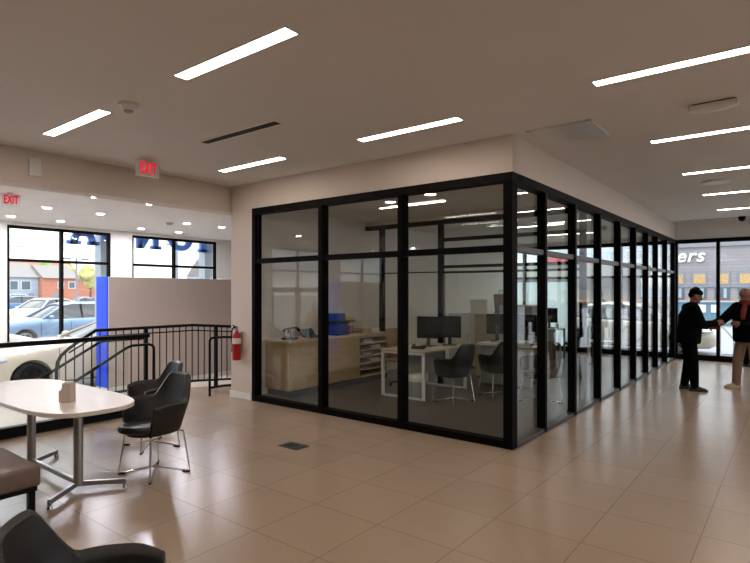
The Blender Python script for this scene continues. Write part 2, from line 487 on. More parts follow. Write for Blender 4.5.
# far facade
r = thing('window_7', None, None, (-.5, FY, 0)); r['kind'] = 'structure'
fr = MB()
fr.box((-6.74, FY - .05, 0), (6, FY + .08, .13)); fr.box((-6.74, FY - .05, HEAD - .09), (6, FY + .08, HEAD))
for x in (-6.7, -6.2, -4.9, -3.6, GX + .0, -1.46, -.52, .42, 1.36, 2.3, 3.24, 4.18, 5.12, 5.95): fr.box((x - .035, FY - .05, .1), (x + .035, FY + .08, HEAD))
fr.box((-6.74, FY - .04, 1.98), (GX, FY + .06, 2.04))
fr.build('window_frame', M['black'], r, world=True)
g = MB(); g.box((-6.7, FY + .01, .1), (5.97, FY + .02, HEAD - .05)); g.build('pane', M['glass'], r, world=True)
for xa, xb in ((-6.66, -6.24), (-6.16, -4.94)):
    g = MB(); g.box((xa, FY - .012, .14), (xb, FY - .0115, 1.9)); g.build('window_film', M['film'], r, world=True)

# ------------------------------------------------------------------ office glazing
def pane_x(t, x0, x1, y, z0, z1):
    g = MB(); g.box((x0, y - .005, z0), (x1, y + .005, z1)); g.build('pane', M['glass_in'], t, world=True)
def pane_y(t, x, y0, y1, z0, z1):
    g = MB(); g.box((x - .005, y0, z0), (x + .005, y1, z1)); g.build('pane', M['glass_in'], t, world=True)
TR = 2.1
t = thing('glass_partition', 'black-framed glass office front with three tall bays, facing the table', 'glass partition', ((GX - 6.48) / 2, GY + .07, 0)); t['kind'] = 'thing'
yc = GY + .06
posts = [-6.445, -5.07, -3.755, GX - .05]
for i, x in enumerate(posts):
    w = .05 if i == 3 else .035 if i else .035
    b = MB(); b.box((x - w, GY - .005, 0), (x + w, GY + .13, HEAD - .09)); b.build('post', M['mull'], t, world=True)
b = MB(); b.box((-6.48, GY - .005, HEAD - .09), (GX + .005, GY + .13, HEAD)); b.build('head_rail', M['black'], t, world=True)
for x0, x1 in zip(posts, posts[1:]):
    x0 += .035; x1 -= .035 if x1 < GX - .1 else .05
    b = MB(); b.box((x0, GY, 0), (x1, GY + .12, .075)); b.build('bottom_rail', M['mull'], t, world=True)
    b = MB(); b.box((x0, GY + .01, TR - .035), (x1, GY + .11, TR + .035)); b.build('transom', M['mull'], t, world=True)
    pane_x(t, x0, x1, yc, .07, TR - .03); pane_x(t, x0, x1, yc, TR + .03, HEAD - .08)

t = thing('glass_partition', 'long black-framed glass office side with nine mullions along the tiled walkway', 'glass partition', (GX - .07, 10, 0)); t['kind'] = 'thing'
xs = GX - .06
ms = [6.26, 7.34, 8.5, 9.65, 10.75, 11.78, 12.72, 13.76, 14.78]
for y in ms:
    b = MB(); b.box((GX - .09, y - .032, 0), (GX + .01, y + .032, HEAD - .09)); b.build('post', M['mull'], t, world=True)
    b = MB(); b.box((GX - .0005, y + .032, .04), (GX + .008, y + .045, HEAD - .09)); b.build('edge_strip', M['silver_edge'], t, world=True)
b = MB(); b.box((GX - .14, GY + .131, HEAD - .09), (GX + .008, FY - .05, HEAD)); b.build('head_rail', M['black'], t, world=True)
yy = [GY + .1] + ms
for y0, y1 in zip(yy, yy[1:]):
    y0 += .033; y1 -= .033
    b = MB(); b.box((GX - .12, y0, 0), (GX, y1, .04)); b.build('bottom_rail', M['rail_grey'], t, world=True)
    b = MB(); b.box((GX - .11, y0, TR - .03), (GX - .005, y1, TR + .03)); b.build('transom', M['rail_grey'], t, world=True)
    pane_y(t, xs, y0, y1, .035, TR - .025); pane_y(t, xs, y0, y1, TR + .025, HEAD - .08)

PY = 8.4
t = thing('glass_partition', 'inner dark-framed glass partition between the two offices behind the wooden desk', 'glass partition', (-4.4, PY, 0)); t['kind'] = 'thing'
for x in (-6.35, -5.03, -2.55):
    b = MB(); b.box((x - .04, PY - .05, 0), (x + .04, PY + .05, 2.84)); b.build('post', M['mull'], t, world=True)
b = MB(); b.box((-6.74, PY - .05, 2.84), (-2.48, PY + .05, 2.92)); b.build('head_rail', M['black'], t, world=True)
for z, h in ((2.56, .03), (2.08, .025), (1.98, .018)):
    b = MB(); b.box((-4.98, PY - .04, z - h), (-2.6, PY + .04, z + h)); b.build('transom', M['mull'], t, world=True)
b = MB(); b.box((-6.3, PY - .03, 1.98), (-5.08, PY + .03, 2.0)); b.build('transom', M['mull'], t, world=True)
for x0, x1 in ((-6.7, -6.4), (-6.3, -5.08), (-4.98, -2.6)):
    pane_x(t, x0, x1, PY, .03, 2.82)
b = MB(); b.box((-4.96, PY - .045, .02), (-4.925, PY - .02, 1.95)); dj = b.build('door_stile', M['silver_edge'], t, world=True)
b = MB(); b.tube([(-4.82, PY - .02, .68), (-4.82, PY - .08, .68), (-4.82, PY - .08, .98), (-4.82, PY - .02, .98)], .013); b.build('pull_handle', M['rail'], dj, world=True)
f = MB(); f.box((-6.74, PY - .05, 2.92), (GX - .14, PY + .05, 3.0)); struct('trim_office', f, M['paint'])

# ------------------------------------------------------------------ ceiling fittings
def strip_light():
    t = thing('ceiling_light', '', 'ceiling light', (0, 0, CEIL), 0, 'linear lights in the hall ceiling')
    b = MB()
    for y in (-.062, .062): b.box((-.615, y - .008, -.006), (.615, y + .008, .01))
    for x in (-.612, .612): b.box((x - .006, -.055, -.006), (x + .006, .055, .01))
    b.build('trim_frame', M['white_matte'], t)
    b = MB(); b.box((-.604, -.05, -.004), (.604, .05, .012)); b.build('diffuser', M['lamp'], t)
    return t
proto = strip_light(); first = True
lab = {(-3.1, 2.36): 'largest linear ceiling light at the top, over the open floor before the glass office',
       (-5.55, 2.38): 'linear ceiling light beside the smoke detector, over the table',
       (-3.12, 4.54): 'linear ceiling light just in front of the glass office front',
       (-5.57, 4.55): 'linear ceiling light by the exit sign, before the pier end of the glass front',
       (-.65, 4.43): 'nearest linear light over the walkway, at the right photo edge',
       (-.65, 6.55): 'second linear light along the walkway, behind the white wedge-shaped fixture',
       (-.65, 8.62): 'third linear light along the walkway, just before the round ceiling disc',
       (-.65, 10.7): 'fourth linear light along the walkway, just past the round ceiling disc',
       (-.65, 12.85): 'farthest linear light, nearest the far facade'}
for x, y in list(lab) + [(x, y) for y in (-3.9, -1.8, .3) for x in (-5.55, -3.1, -.65, 1.8, 4.2)] + [(x, y) for x in (1.8, 4.2) for y in (2.37, 4.5, 6.55, 8.62, 10.7, 12.85)] + [(-.65, 2.37)]:
    l = lab.get((x, y), 'linear ceiling light of the hall outside the photo, behind or beside the camera')
    if first: o = proto; o.location = (x, y, CEIL); o['label'] = l; first = False
    else: o = again(proto, l, (x, y, CEIL))

# office lights
t0 = thing('ceiling_light', 'thin linear light inside the first glass office', 'ceiling light', (-4.75, 7.03, 3.0), 0, 'linear lights inside the offices')
b = MB(); b.box((-.62, -.045, -.008), (.62, .045, .002)); b.build('trim_frame', M['white_matte'], t0)
b = MB(); b.box((-.6, -.03, -.012), (.6, .03, -.008)); b.build('diffuser', M['lamp_office'], t0)
again(t0, 'thin linear light in the rear office beyond the inner partition', (-4.6, 8.95, 3.0))
again(t0, 'thin linear light of the rear office, middle of its three', (-4.3, 10.9, 3.0))
again(t0, 'thin linear light of the rear office, closest to the far facade', (-4.3, 12.9, 3.0))

def downlight(label, loc, group, r=.09, m='lamp_white'):
    t = thing('downlight', label, 'downlight', loc, 0, group)
    b = MB(); b.lathe([(r * 1.3, 0), (r * 1.3, -.006), (r * 1.05, -.01), (r * 1.05, 0)]); b.build('trim_ring', M['white_matte'], t, True)
    b = MB(); b.cyl((0, 0, -.008), (0, 0, -.004), r, n=20); b.build('lens', M[m], t)
    return t
d0 = downlight('round downlight in the office ceiling, upper middle of the front glass', (-4.03, 6.44, 3.0), 'downlights inside the offices', .075, 'lamp_office')
again(d0, 'round downlight in the office ceiling just left of the corner-bay one', (-4.85, 6.62, 3.0))
again(d0, 'round downlight in the office ceiling seen in the first side bay', (-2.8, 6.6, 3.0))
again(d0, 'round downlight in the rear office ceiling past the inner partition', (-3.6, 9.4, 3.0))
DL = {(-9.57, 4.44): 'showroom downlight nearest the beam, left of its pair', (-9.57, 5.45): 'showroom downlight nearest the beam, right of its pair',
      (-11.58, 4.45): 'middle-row showroom downlight above the left window mullion', (-11.58, 5.48): 'middle-row showroom downlight above the window pier',
      (-11.58, 7.53): 'middle-row showroom downlight above the right window', (-11.58, 8.53): 'middle-row showroom downlight close to the wall pier',
      (-13.53, 4.48): 'showroom downlight by the street glass, far left', (-13.53, 5.49): 'showroom downlight by the street glass above the left window mullion',
      (-13.5, 7.44): 'showroom downlight by the street glass left of the round detector', (-13.5, 8.53): 'showroom downlight by the street glass right window centre'}
p = None
for (x, y), l in DL.items():
    if p is None: p = downlight(l, (x, y, CEIL), 'showroom downlights', .068)
    else: again(p, l, (x, y, CEIL))
for x in (-9.57, -11.58, -13.53):
    for y in (-6.5, -3.5, -.5, 2.4): again(p, 'showroom downlight left of the photo, seen only as a reflection in the glass office', (x, y, CEIL))

# slot diffusers
def slot(label, x, y, L):
    t = thing('slot_diffuser', label, 'air diffuser', (x, y, CEIL), 0)
    b = MB()
    for yy in (-.06, .06): b.box((-L / 2, yy - .012, -.006), (L / 2, yy + .012, .004))
    for xx in (-L / 2, L / 2): b.box((xx - .012, -.06, -.006), (xx + .012, .06, .004))
    b.build('flange', M['white_matte'], t)
    b = MB(); b.box((-L / 2, -.05, -.002), (L / 2, .05, .003)); b.build('slot', M['alu_dark'], t)
    b = MB(); b.box((-L / 2, -.006, -.005), (L / 2, .006, -.002)); b.build('vane', M['grey_dark'], t)
slot('black slot air diffuser in the hall ceiling between the light rows', -4.55, 3.56, 1.22)
slot('distant slot air diffuser in the ceiling close to the far facade', -1.55, 14.4, 1.6)

# flat ceiling panel at the soffit corner
t = thing('ceiling_diffuser', 'square flat metal ceiling panel beside the office corner soffit', 'air diffuser', (-1.86, 5.63, CEIL))
b = MB(); b.box((-.31, -.31, -.012), (.31, .31, -.006), .003); b.build('face_panel', M['steel'] if False else mat('satin_panel', '#d0cdc8', .25, .35, var=.02), t)
b = MB()
for s in (-1, 1):
    b.box((s * .31 - .01, -.32, -.008), (s * .31 + .01, .32, .004)); b.box((-.32, s * .31 - .01, -.008), (.32, s * .31 + .01, .004))
b.build('frame', M['white_matte'], t)
# smoke detector
t = thing('smoke_detector', 'stepped round smoke detector on the hall ceiling beside a linear light', 'smoke detector', (-4.6, 2.42, CEIL))
b = MB(); b.lathe([(.085, 0), (.085, -.02), (.075, -.026)]); b.build('base', M['white_matte'], t, True)
b = MB(); b.lathe([(.07, -.026), (.06, -.055), (.042, -.06)]); b.build('chamber', M['white_matte'], t, True)
b = MB(); b.lathe([(.04, -.06), (.036, -.072), (.0, -.074)]); b.build('cap', M['trim_grey'], t, True)
t = thing('smoke_detector', 'small round detector on the white showroom ceiling above the right window', 'smoke detector', (-11.85, 7.25, CEIL))
b = MB(); b.lathe([(.08, 0), (.08, -.025), (.06, -.05), (0, -.055)]); b.build('base', M['trim_grey'], t, True)
# wedge fixture
t = thing('emergency_light', 'white wedge-shaped ceiling fixture beside the nearest walkway light', 'ceiling fixture', (-.57, 5.5, CEIL))
b = MB()
sec = []
for i in range(13):
    u = -1 + 2 * i / 12
    dz = .055 + .03 * (1 - u * u)
    sec.append([(u * .18, -.055, -.012), (u * .18, .055, -.012), (u * .18, .055, -dz * .8), (u * .18, -.055, -dz)])
b.loft(sec); b.build('housing', M['white_matte'], t, True)
b = MB(); b.box((-.16, -.045, -.012), (.16, .045, 0)); b.build('mounting_plate', M['grey_dark'], t)
t = thing('ceiling_speaker', 'round white ceiling disc between two walkway lights', 'ceiling disc', (-.96, 9.5, CEIL))
b = MB(); b.lathe([(.19, 0), (.19, -.012), (.165, -.02)]); b.build('trim_ring', M['white_matte'], t, True)
b = MB(); b.lathe([(.165, -.016), (.1, -.02), (0, -.021)]); b.build('grille', M['white'], t, True)
t = thing('security_camera', 'tiny dark dome on the ceiling at the right photo edge', 'ceiling dome', (-.95, 14.3, CEIL))
b = MB(); b.lathe([(.07, 0), (.07, -.04), (.045, -.09), (0, -.11)]); b.build('dome', M['screen'], t, True)

# exit signs facing the hall
def exit_sign(label, loc):
    t = thing('exit_sign', label, 'exit sign', loc)
    b = MB(); b.box((-.025, -.145, -.22), (.025, .145, -.025), .006); b.build('housing', M['white_matte'], t)
    b = MB(); b.cyl((0, 0, -.03), (0, 0, 0), .05); b.build('canopy', M['white_matte'], t)
    me = text_mesh('EXIT', .17, .002, 0, .003)
    me.transform(Matrix.Rotation(R(90), 4, 'Z') @ Matrix.Rotation(R(90), 4, 'X') @ Matrix.Scale(.62, 4, (1, 0, 0)) @ Matrix.Scale(1.15, 4, (0, 1, 0)))
    me.transform(Matrix.Translation((.027, 0, -.125)))
    me.materials.clear(); me.materials.append(M['exit_red'])
    o = bpy.data.objects.new('lettering', me); C.objects.link(o); o.parent = t
    return t
exit_sign('white exit sign with red letters hanging before the ceiling beam', (-6.35, 3.58, CEIL))
exit_sign('smaller-looking exit sign under the white showroom ceiling at the left', (-10.3, 3.4, CEIL))
t = thing('wall_box', 'small cream wall box on the ceiling beam at the left', 'wall box', (-7.0, 2.55, 2.98))
b = MB(); b.box((0, -.065, 0), (.045, .065, .2), .006); b.build('cover', M['white_matte'], t)
b = MB(); b.box((0, -.07, -.01), (.006, .07, .21)); b.build('back_plate', M['white_matte'], t)

# floor box
t = thing('floor_box', 'black floor outlet cover set in the tiles before the glass office', 'floor outlet', (-4.23, 4.03, 0))
b = MB(); b.box((-.14, -.095, .0), (.14, .095, .006), .003); b.build('lid', M['grey_dark'], t)
b = MB(); b.box((-.1, -.06, .006), (.02, .06, .009), .002); b.build('flap', M['alu_dark'], t)

# fire extinguisher on the pier
t = thing('fire_extinguisher', 'red fire extinguisher hung on the pier beside the glass office', 'fire extinguisher', (-6.735, GY - .085, .6))
b = MB(); b.lathe([(.0, .0), (.06, .0), (.066, .012), (.066, .34), (.055, .39), (.028, .42), (.022, .44), (0, .44)]); b.build('cylinder', M['red'], t, True)
b = MB(); b.lathe([(.067, .25), (.0675, .25), (.0675, .335), (.067, .335)], n=24); b.build('label_band', M['paper'], t, True)
b = MB(); b.cyl((0, 0, .44), (0, 0, .48), .022); b.box((-.012, -.012, .47), (.012, .012, .5)); b.build('valve', M['rim_silver'], t)
b = MB(); b.bar((.02, 0, .5), (-.1, 0, .525), .018, .01); b.bar((.02, 0, .475), (-.09, 0, .465), .018, .01); b.build('handle', M['rail'], t)
b = MB(); b.tube([(-.0, -.01, .48), (-.04, -.02, .5), (-.085, -.02, .46), (-.095, -.02, .36), (-.085, -.02, .25), (-.075, -.02, .19)], .011); b.cyl((-.075, -.02, .2), (-.072, -.02, .12), .014, .02); b.build('hose', M['rail'], t, True)
b = MB(); b.box((-.03, .06, .1), (.03, .084, .42)); b.build('wall_bracket', M['rim_silver'], t)

# ------------------------------------------------------------------ guards and handrails
# glass guard along the edge of the upper floor
t = thing('glass_guard', 'glass guard with thick black cap rail and black base along the drop', 'guard rail', (EDGE + .05, 0, 0))
gx = EDGE + .05
b = MB(); b.box((gx - .028, -5.9, 1.015), (gx + .028, 3.97, 1.07), .008); b.build('cap_rail', M['rail'], t, world=True)
b = MB(); b.box((gx - .05, -5.9, 0), (gx + .05, 3.72, .12), .004); b.build('base_shoe', M['rail'], t, world=True)
y = -5.9
while y < 3.6:
    y1 = min(y + 1.58, 3.7)
    g = MB(); g.box((gx - .006, y + .01, .1), (gx + .006, y1 - .01, 1.03)); g.build('pane', M['glass_green'], t, world=True)
    y += 1.6

# baluster guard on the far side of landing, stairs and ramp
gx = -8.12
t = thing('baluster_guard', 'black steel baluster guard beyond the landing, sloping down with the steps', 'guard rail', (gx, 5, 0))
def gtop(y):
    if y < 3.77: return 1.07 - (3.77 - y) * .55
    if y > 5.4: return 1.07 - (y - 5.4) * .083
    return 1.07
def gbot(y):
    if y < 3.77: return .12 - (3.77 - y) * .55
    if y > 5.4: return .12 - (y - 5.4) * .083
    return .12
b = MB(); pts = [(gx, 3.24, LOW), (gx, 3.24, .55), (gx, 3.255, .66), (gx, 3.3, .745), (gx, 3.38, .82), (gx, 3.5, .905), (gx, 3.77, 1.07), (gx, 5.4, 1.07), (gx, 10.5, gtop(10.5))]
b.tube(pts, .024); b.build('top_rail', M['rail'], t, True, True)
b = MB(); b.bar((gx, 3.26, gbot(3.26)), (gx, 3.77, .12), .035); b.bar((gx, 3.77, .12), (gx, 5.4, .12), .035); b.bar((gx, 5.4, .12), (gx, 10.5, gbot(10.5)), .035)
b.build('bottom_rail', M['rail'], t, world=True)
b = MB(); b.bar((gx, 3.77, .98), (gx, 5.4, .98), .02); b.bar((gx, 5.4, .98), (gx, 10.5, gtop(10.5) - .09), .02); b.bar((gx, 3.4, .98 - .37 * .55), (gx, 3.77, .98), .02); b.build('sub_rail', M['rail'], t, world=True)
for y in (4.55, 5.86, 7.17, 8.5, 9.8):
    fl = 0 if y < 5.4 else -(y - 5.4) * .083
    b = MB(); b.bar((gx, y, fl), (gx, y, gtop(y)), .05); b.build('post', M['rail'], t, world=True)
y = 3.36
while y < 10.4:
    if min(abs(y - p) for p in (4.55, 5.86, 7.17, 8.5, 9.8)) > .05:
        b = MB(); b.bar((gx, y, gbot(y)), (gx, y, gtop(y) - (.02 if y > 3.6 else .03)), .013); b.build('baluster', M['rail'], t, world=True)
    y += .119

def handrail(label, pts, extra=None, base=(0, 0, 0), brackets=()):
    t = thing('handrail', label, 'handrail', base)
    b = MB(); b.tube(pts, .019, 12); b.build('rail', M['rail'], t, True, True)
    for a, c in brackets:
        b = MB(); b.tube([a, c], .014); b.build('bracket', M['rail'], t, True, True)
    for p in (extra or []):
        b = MB(); b.tube(p, .02, 12); b.build('post', M['rail'], t, True, True)
    return t
nx = -7.2
handrail('black stair handrail with rounded end loop nearest the two armchairs',
         [(nx, 2.55, .21), (nx, 3.75, .87), (nx, 3.83, .9), (nx, 4.08, .9), (nx, 4.13, .885), (nx, 4.155, .84), (nx, 4.16, .0)],
         [[(nx, 3.3, -.32), (nx, 3.3, .62)]], (nx, 4.16, 0))
fx = -8.02
handrail('black stair handrail fixed along the inside of the baluster guard',
         [(fx, 2.6, .25), (fx, 3.76, .89), (fx, 3.84, .915), (fx, 4.45, .915)], [], (fx, 3.8, 0),
         [((fx, 3.9, .9), (-8.1, 3.9, .9)), ((fx, 4.4, .9), (-8.1, 4.4, .9))])
rx = -7.28
handrail('black ramp handrail with square end loop beside the pier',
         [(rx, 5.14, 0), (rx, 5.14, .86), (rx, 5.155, .895), (rx, 5.19, .91), (rx, 5.4, .91), (rx, 9.8, .55)], [[(rx, 5.15, .13), (rx, 5.4, .13), (rx, 9.8, -.24)], [(rx, 9.8, -.4), (rx, 9.8, .55)]], (rx, 5.14, 0))

# ------------------------------------------------------------------ showroom display panels
def display(label, x0, x1, y0, y1, end):
    t = thing('display_panel', label, 'display panel', ((x0 + x1) / 2, (y0 + y1) / 2, LOW))
    b = MB(); b.box((x0, y0, LOW), (x1, y1, 1.95), .006); b.build('panel', M['panel_beige'], t, world=True)
    yb = y0 if end < 0 else y1
    b = MB(); b.box((x0 - .005, min(yb, yb + end * .03), LOW + .08), (x1 + .005, max(yb, yb + end * .03), 1.955)); b.build('end_panel', M['blue'], t, world=True)
    b = MB(); b.box((x0 - .01, y0 - .03, LOW), (x1 + .01, y1 + .03, LOW + .08)); b.build('plinth', M['white'], t, world=True)
    b = MB(); b.box((x1 - .002, (yb - .02) if end > 0 else yb, LOW + .08), (x1 + .012, yb if end > 0 else yb + .02, 1.952)); b.build('edge_trim', M['white'], t, world=True)
display('tall beige display panel with bright blue end behind the railing', -11.95, -11.5, 5.6, 12.2, -1)
display('beige display panel with blue end seen reflected in the glass office', -11.95, -11.5, -7.2, -2.2, 1)

# ------------------------------------------------------------------ furniture : armchair
def rim(th):
    a = abs(th)
    def ss(x, e0, e1):
        k = min(1, max(0, (x - e0) / (e1 - e0))); return k * k * (3 - 2 * k)
    return .865 - .215 * ss(a, R(20), R(58)) - .035 * ss(a, R(95), R(128))
def armchair(label, loc, rz, group, name='armchair'):
    """bucket armchair facing local +Y"""
    t = thing(name, label, 'chair', loc, rz, group)
    n, mrow = 44, 12
    TH = R(118)
    outer, inner = [], []
    def P(th, v, off):
        zb, zr = .385, rim(th)
        z = zb + (zr - zb) * v
        k = (z - .385) / .475
        a = .205 + .10 * min(1, k * 1.6) ** .7 - .05 * max(0, k - .55)
        bk = .20 + .05 * min(1, k * 1.6) ** .7 + .075 * max(0, k - .2)
        s, c = math.sin(th), math.cos(th)
        x = (a - off) * math.copysign(abs(s) ** .8, s)
        if c >= 0: yv = -(bk - off) * c ** .85
        else: yv = .27 * abs(c) ** .9 * 1.25 * (1 - .12 * k)
        return Vector((x, yv, z))
    b = MB()
    secs = []
    for i in range(n + 1):
        th = -TH + 2 * TH * i / n
        ring = [P(th, j / mrow, 0) for j in range(mrow + 1)]
        top_o, top_i = P(th, 1, 0), P(th, 1, .045)
        ring.append((top_o + top_i) / 2 + Vector((0, 0, .018)))
        ring += [P(th, 1 - j / mrow, .045) for j in range(mrow + 1)]
        secs.append(ring)
    b.loft(secs)
    b.build('shell', M['leather'], t, True)
    # underside pan
    b = MB()
    def el(z, a, bk, fr):
        pts = []
        for j in range(32):
            q = 2 * PI * j / 32
            pts.append((a * math.sin(q), (bk if math.cos(q) > 0 else fr) * -math.cos(q), z))
        return pts
    b.loft([el(.37, .15, .14, .18), el(.38, .195, .19, .245), el(.40, .21, .205, .262), el(.42, .2, .19, .255)])
    b.build('seat_pan', M['leather'], t, True)
    b = MB()
    b.loft([el(.405, .2, .17, .27), el(.425, .226, .18, .32), el(.455, .228, .18, .328), el(.475, .215, .17, .31), el(.482, .17, .13, .24)])
    b.build('seat_cushion', M['leather'], t, True)
    for sx in (-1, 1):
        for sy in (-1, 1):
            b = MB()
            b.tube([(sx * .15, sy * .13, .385), (sx * .19, sy * .165, .375), (sx * .235, sy * .2, .03), (sx * .236, sy * .202, .016), (sx * .225, sy * .19, .014), (sx * .03, sy * .02, .055), (0, 0, .058)], .0062, 8)
            l = b.build('leg', M['chrome'], t, True)
            b = MB(); b.tube([(sx * .237, sy * .203, .008), (sx * .19, sy * .16, .012)], .0105, 8); b.build('glide', M['rail'], l, True)
    b = MB(); b.ball((0, 0, .058), .013); b.build('hub', M['chrome'], t, True)
    return t
A1 = armchair('black leather bucket armchair at the table, nearer the camera of the pair', (-4.6, 2.66, 0), PI + R(4), 'black bucket armchairs')
again(A1, 'black leather bucket armchair at the table, farther one nearer the railing', (-5.42, 3.1, 0), PI - R(8))
again(A1, 'black leather bucket armchair cut off by the bottom left photo corner', (-1.87, .88, 0), R(-43))
again(A1, 'black bucket visitor chair beside the wooden office desk', (-4.05, 7.12, 0), R(78))
again(A1, 'black bucket chair in the office behind the corner post, beside the white desk', (-3.72, 7.93, 0), R(60))
again(A1, 'black bucket chair in the office seen through the first side bay', (-3.0, 7.85, 0), R(160))
again(A1, 'dark chair by the far facade seen through the third side bay', (-3.95, 12.7, 0), R(120))

# table
t = thing('meeting_table', 'pale rounded table on a steel two-column base by the guard rail', 'table', (-5.25, 2.03, 0))
b = MB()
def se(z, k):
    pts = []
    for j in range(72):
        q = 2 * PI * j / 72
        c, s = math.cos(q), math.sin(q)
        x = 1.04 * math.copysign(abs(c) ** (2 / 4.2), c)
        yy = .4 * math.copysign(abs(s) ** (2 / 3.0), s)
        pts.append((x * k[0], yy * k[1], z))
    return pts
b.loft([se(.702, (.985, .965)), se(.707, (.998, .994)), se(.736, (1, 1)), se(.74, (.997, .992))]); b.build('tabletop', M['top_white'], t, True)
for s in (-1, 1):
    b = MB(); b.cyl((s * .48, 0, .06), (s * .48, 0, .7), .036, n=20); b.box((s * .48 - .09, -.25, .7), (s * .48 + .09, .25, .712)); c = b.build('column', M['steel'], t, True); c.location.x = .1
    for sy in (-1, 1):
        b = MB(); b.bar((s * .46, 0, .062), (s * .68, sy * .3, .05), .032, .038, .004); b.cyl((s * .675, sy * .293, .06), (s * .675, sy * .293, .018), .016)
        fo = b.build('foot', M['steel'], t); fo.location.x = .1
        b = MB(); b.cyl((s * .675, sy * .293, .0), (s * .675, sy * .293, .02), .022, .016); b.build('glide', M['chrome'], fo, True)
b = MB(); b.bar((-.36, 0, .075), (.56, 0, .075), .03, .04, .004); b.build('stretcher', M['steel'], t)
# card holder
t = thing('card_holder', 'small notched cream card holder standing on the pale table', 'card holder', (-4.73, 1.97, .741), R(30))
b = MB(); mt = Matrix(((1, 0, 0, -.05), (0, 0, -1, .035), (0, 1, 0, 0), (0, 0, 0, 1)))
b.prism([(0, 0), (.1, 0), (.1, .155), (.03, .155), (.028, .12), (.018, .1), (0, .092)], mt, .07); b.build('holder', wood('cream_wood', '#b3a294', '#c0b0a3', .5, 2), t)
b = MB(); b.box((-.015, -.02, .1), (.045, .02, .165)); b.build('card', M['paper'], t)
# bench
t = thing('bench', 'brown leather upholstered bench on a black metal frame', 'bench', (-5.0, 1.2, 0))
b = MB(); b.box((-5.95, .98, .33), (-4.045, 1.52, .47), .022, 4); b.build('seat_cushion', M['leather_brown'], t, True, True)
b = MB(); b.box((-5.93, 1.0, .3), (-4.06, 1.5, .33)); b.build('frame', M['rail'], t, world=True)
for x in (-5.9, -4.085):
    for y in (1.03, 1.47):
        b = MB(); b.box((x - .02, y - .02, 0), (x + .02, y + .02, .3)); b.build('leg', M['rail'], t, world=True)
b = MB()
for x in (-5.9, -4.085): b.box((x - .015, 1.03, .02), (x + .015, 1.47, .05))
b.build('stretcher', M['rail'], t, world=True)

# ------------------------------------------------------------------ office : storage counter
t = thing('storage_counter', 'long pale oak storage counter along the left office wall', 'counter', (-6.45, 7.15, 0))
X0, X1 = -6.735, -6.18
b = MB(); b.box((X0, 5.85, 0), (X1 + .03, 8.3, .1)); b.build('plinth', M['grey_dark'], t, world=True)
b = MB(); b.box((X0, 5.8, .1), (X1, 7.5, .84)); b.build('carcass', M['oak'], t, world=True)
for y0, y1 in ((5.83, 6.63), (6.66, 7.47)):
    b = MB(); b.box((X1, y0, .13), (X1 + .018, y1, .82), .003); d = b.build('door', M['oak'], t, world=True)
b = MB(); b.box((X0, 7.5, .1), (X0 + .02, 8.33, .84)); b.box((X0, 7.5, .1), (X1, 7.52, .84)); b.box((X0, 8.31, .1), (X1, 8.33, .84)); b.build('open_bay', M['oak'], t, world=True)
for k in range(7):
    z = .1 + k * .117
    b = MB(); b.box((X0 + .02, 7.52, z), (X1 + .01, 8.31, z + .022)); b.build('shelf', M['oak_top'], t, world=True)
b = MB(); b.box((X0, 5.77, .84), (X1 + .025, 8.34, .875), .004); b.build('worktop', M['oak_top'], t, world=True)
for k, dy in ((1, .1), (2, .4), (3, .15), (4, .42), (5, .2)):
    z = .1 + k * .117 + .022
    o = MB().box((-.16, -.13, 0), (.16, .13, .02 + .008 * k)).build('paper_stack', M['paper'], None)
    o.location = (-6.42, 7.66 + dy, z)
    tag(o, f"sheaf of papers in the oak counter's open shelves, {['', 'second', 'third', 'fourth', 'fifth', 'top'][k]} slot up", 'papers', 'papers in the open shelves')
# on the counter
t = thing('storage_box', 'dark blue box on the oak counter beside the mullion', 'box', (-6.42, 7.15, .875))
b = MB(); b.box((-.14, -.15, 0), (.14, .15, .2), .006); b.build('body', M['blue_dark'], t)
b = MB(); b.box((-.15, -.16, .2), (.15, .16, .23), .006); b.build('lid', M['grey_dark'], t)
t = thing('storage_box', 'blue carton lying on top of the dark blue box', 'box', (-6.42, 7.12, 1.106), R(8))
b = MB(); b.box((-.13, -.13, 0), (.13, .13, .15), .006); b.build('body', M['blue_dark'], t)
t = thing('wire_basket', 'grey wire basket holding a pink packet beside the blue box', 'basket', (-6.42, 7.5, .875))
b = MB(); b.box((-.14, -.15, 0), (.14, .15, .006))
for z in (.07, .14, .21):
    b.tube([(-.14, -.15, z), (.14, -.15, z), (.14, .15, z), (-.14, .15, z)], .004, 6, True)
for y in (-.15, -.05, .05, .15):
    for x in (-.14, .14): b.bar((x, y, 0), (x, y, .21), .006)
b.build('wire_frame', M['steel'], t)
o = MB().box((-.06, -.07, 0), (.06, .07, .14), .01).build('packet', mat('pink_packet', '#b0605c', .6), None); o.location = (-6.42, 7.5, .882); tag(o, 'pink packet standing inside the grey wire basket', 'packet')
o = MB().ellips((0, 0, .05), (.13, .12, .05), Matrix.Identity(3)).build('cloth_bundle', M['manila'], None, True); o.location = (-6.42, 7.5, 1.086); tag(o, 'tan crumpled bundle on top of the wire basket', 'bundle')
for k, (y, h, m, l) in enumerate(((7.85, .05, 'manila', 'lower thick manila folder pile on the oak counter'), (8.12, .08, 'paper', 'white paper pile near the end of the oak counter'))):
    o = MB(); [o.box((-.15 + .008 * math.sin(q * 3), -.11 + .008 * math.cos(q * 5), q * .012), (.15, .11, q * .012 + .01)) for q in range(int(h / .012))]
    o = o.build('folder_stack', M[m], None); o.location = (-6.44, y, .876); tag(o, l, 'folders', 'stacks on the oak counter')
o = MB().box((-.14, -.1, 0), (.14, .1, .035)).build('folder_stack', M['manila'], None); o.location = (-6.45, 7.86, .926); o.rotation_euler = (0, 0, .2); tag(o, 'tilted manila folders lying on the thicker pile', 'folders', 'stacks on the oak counter')
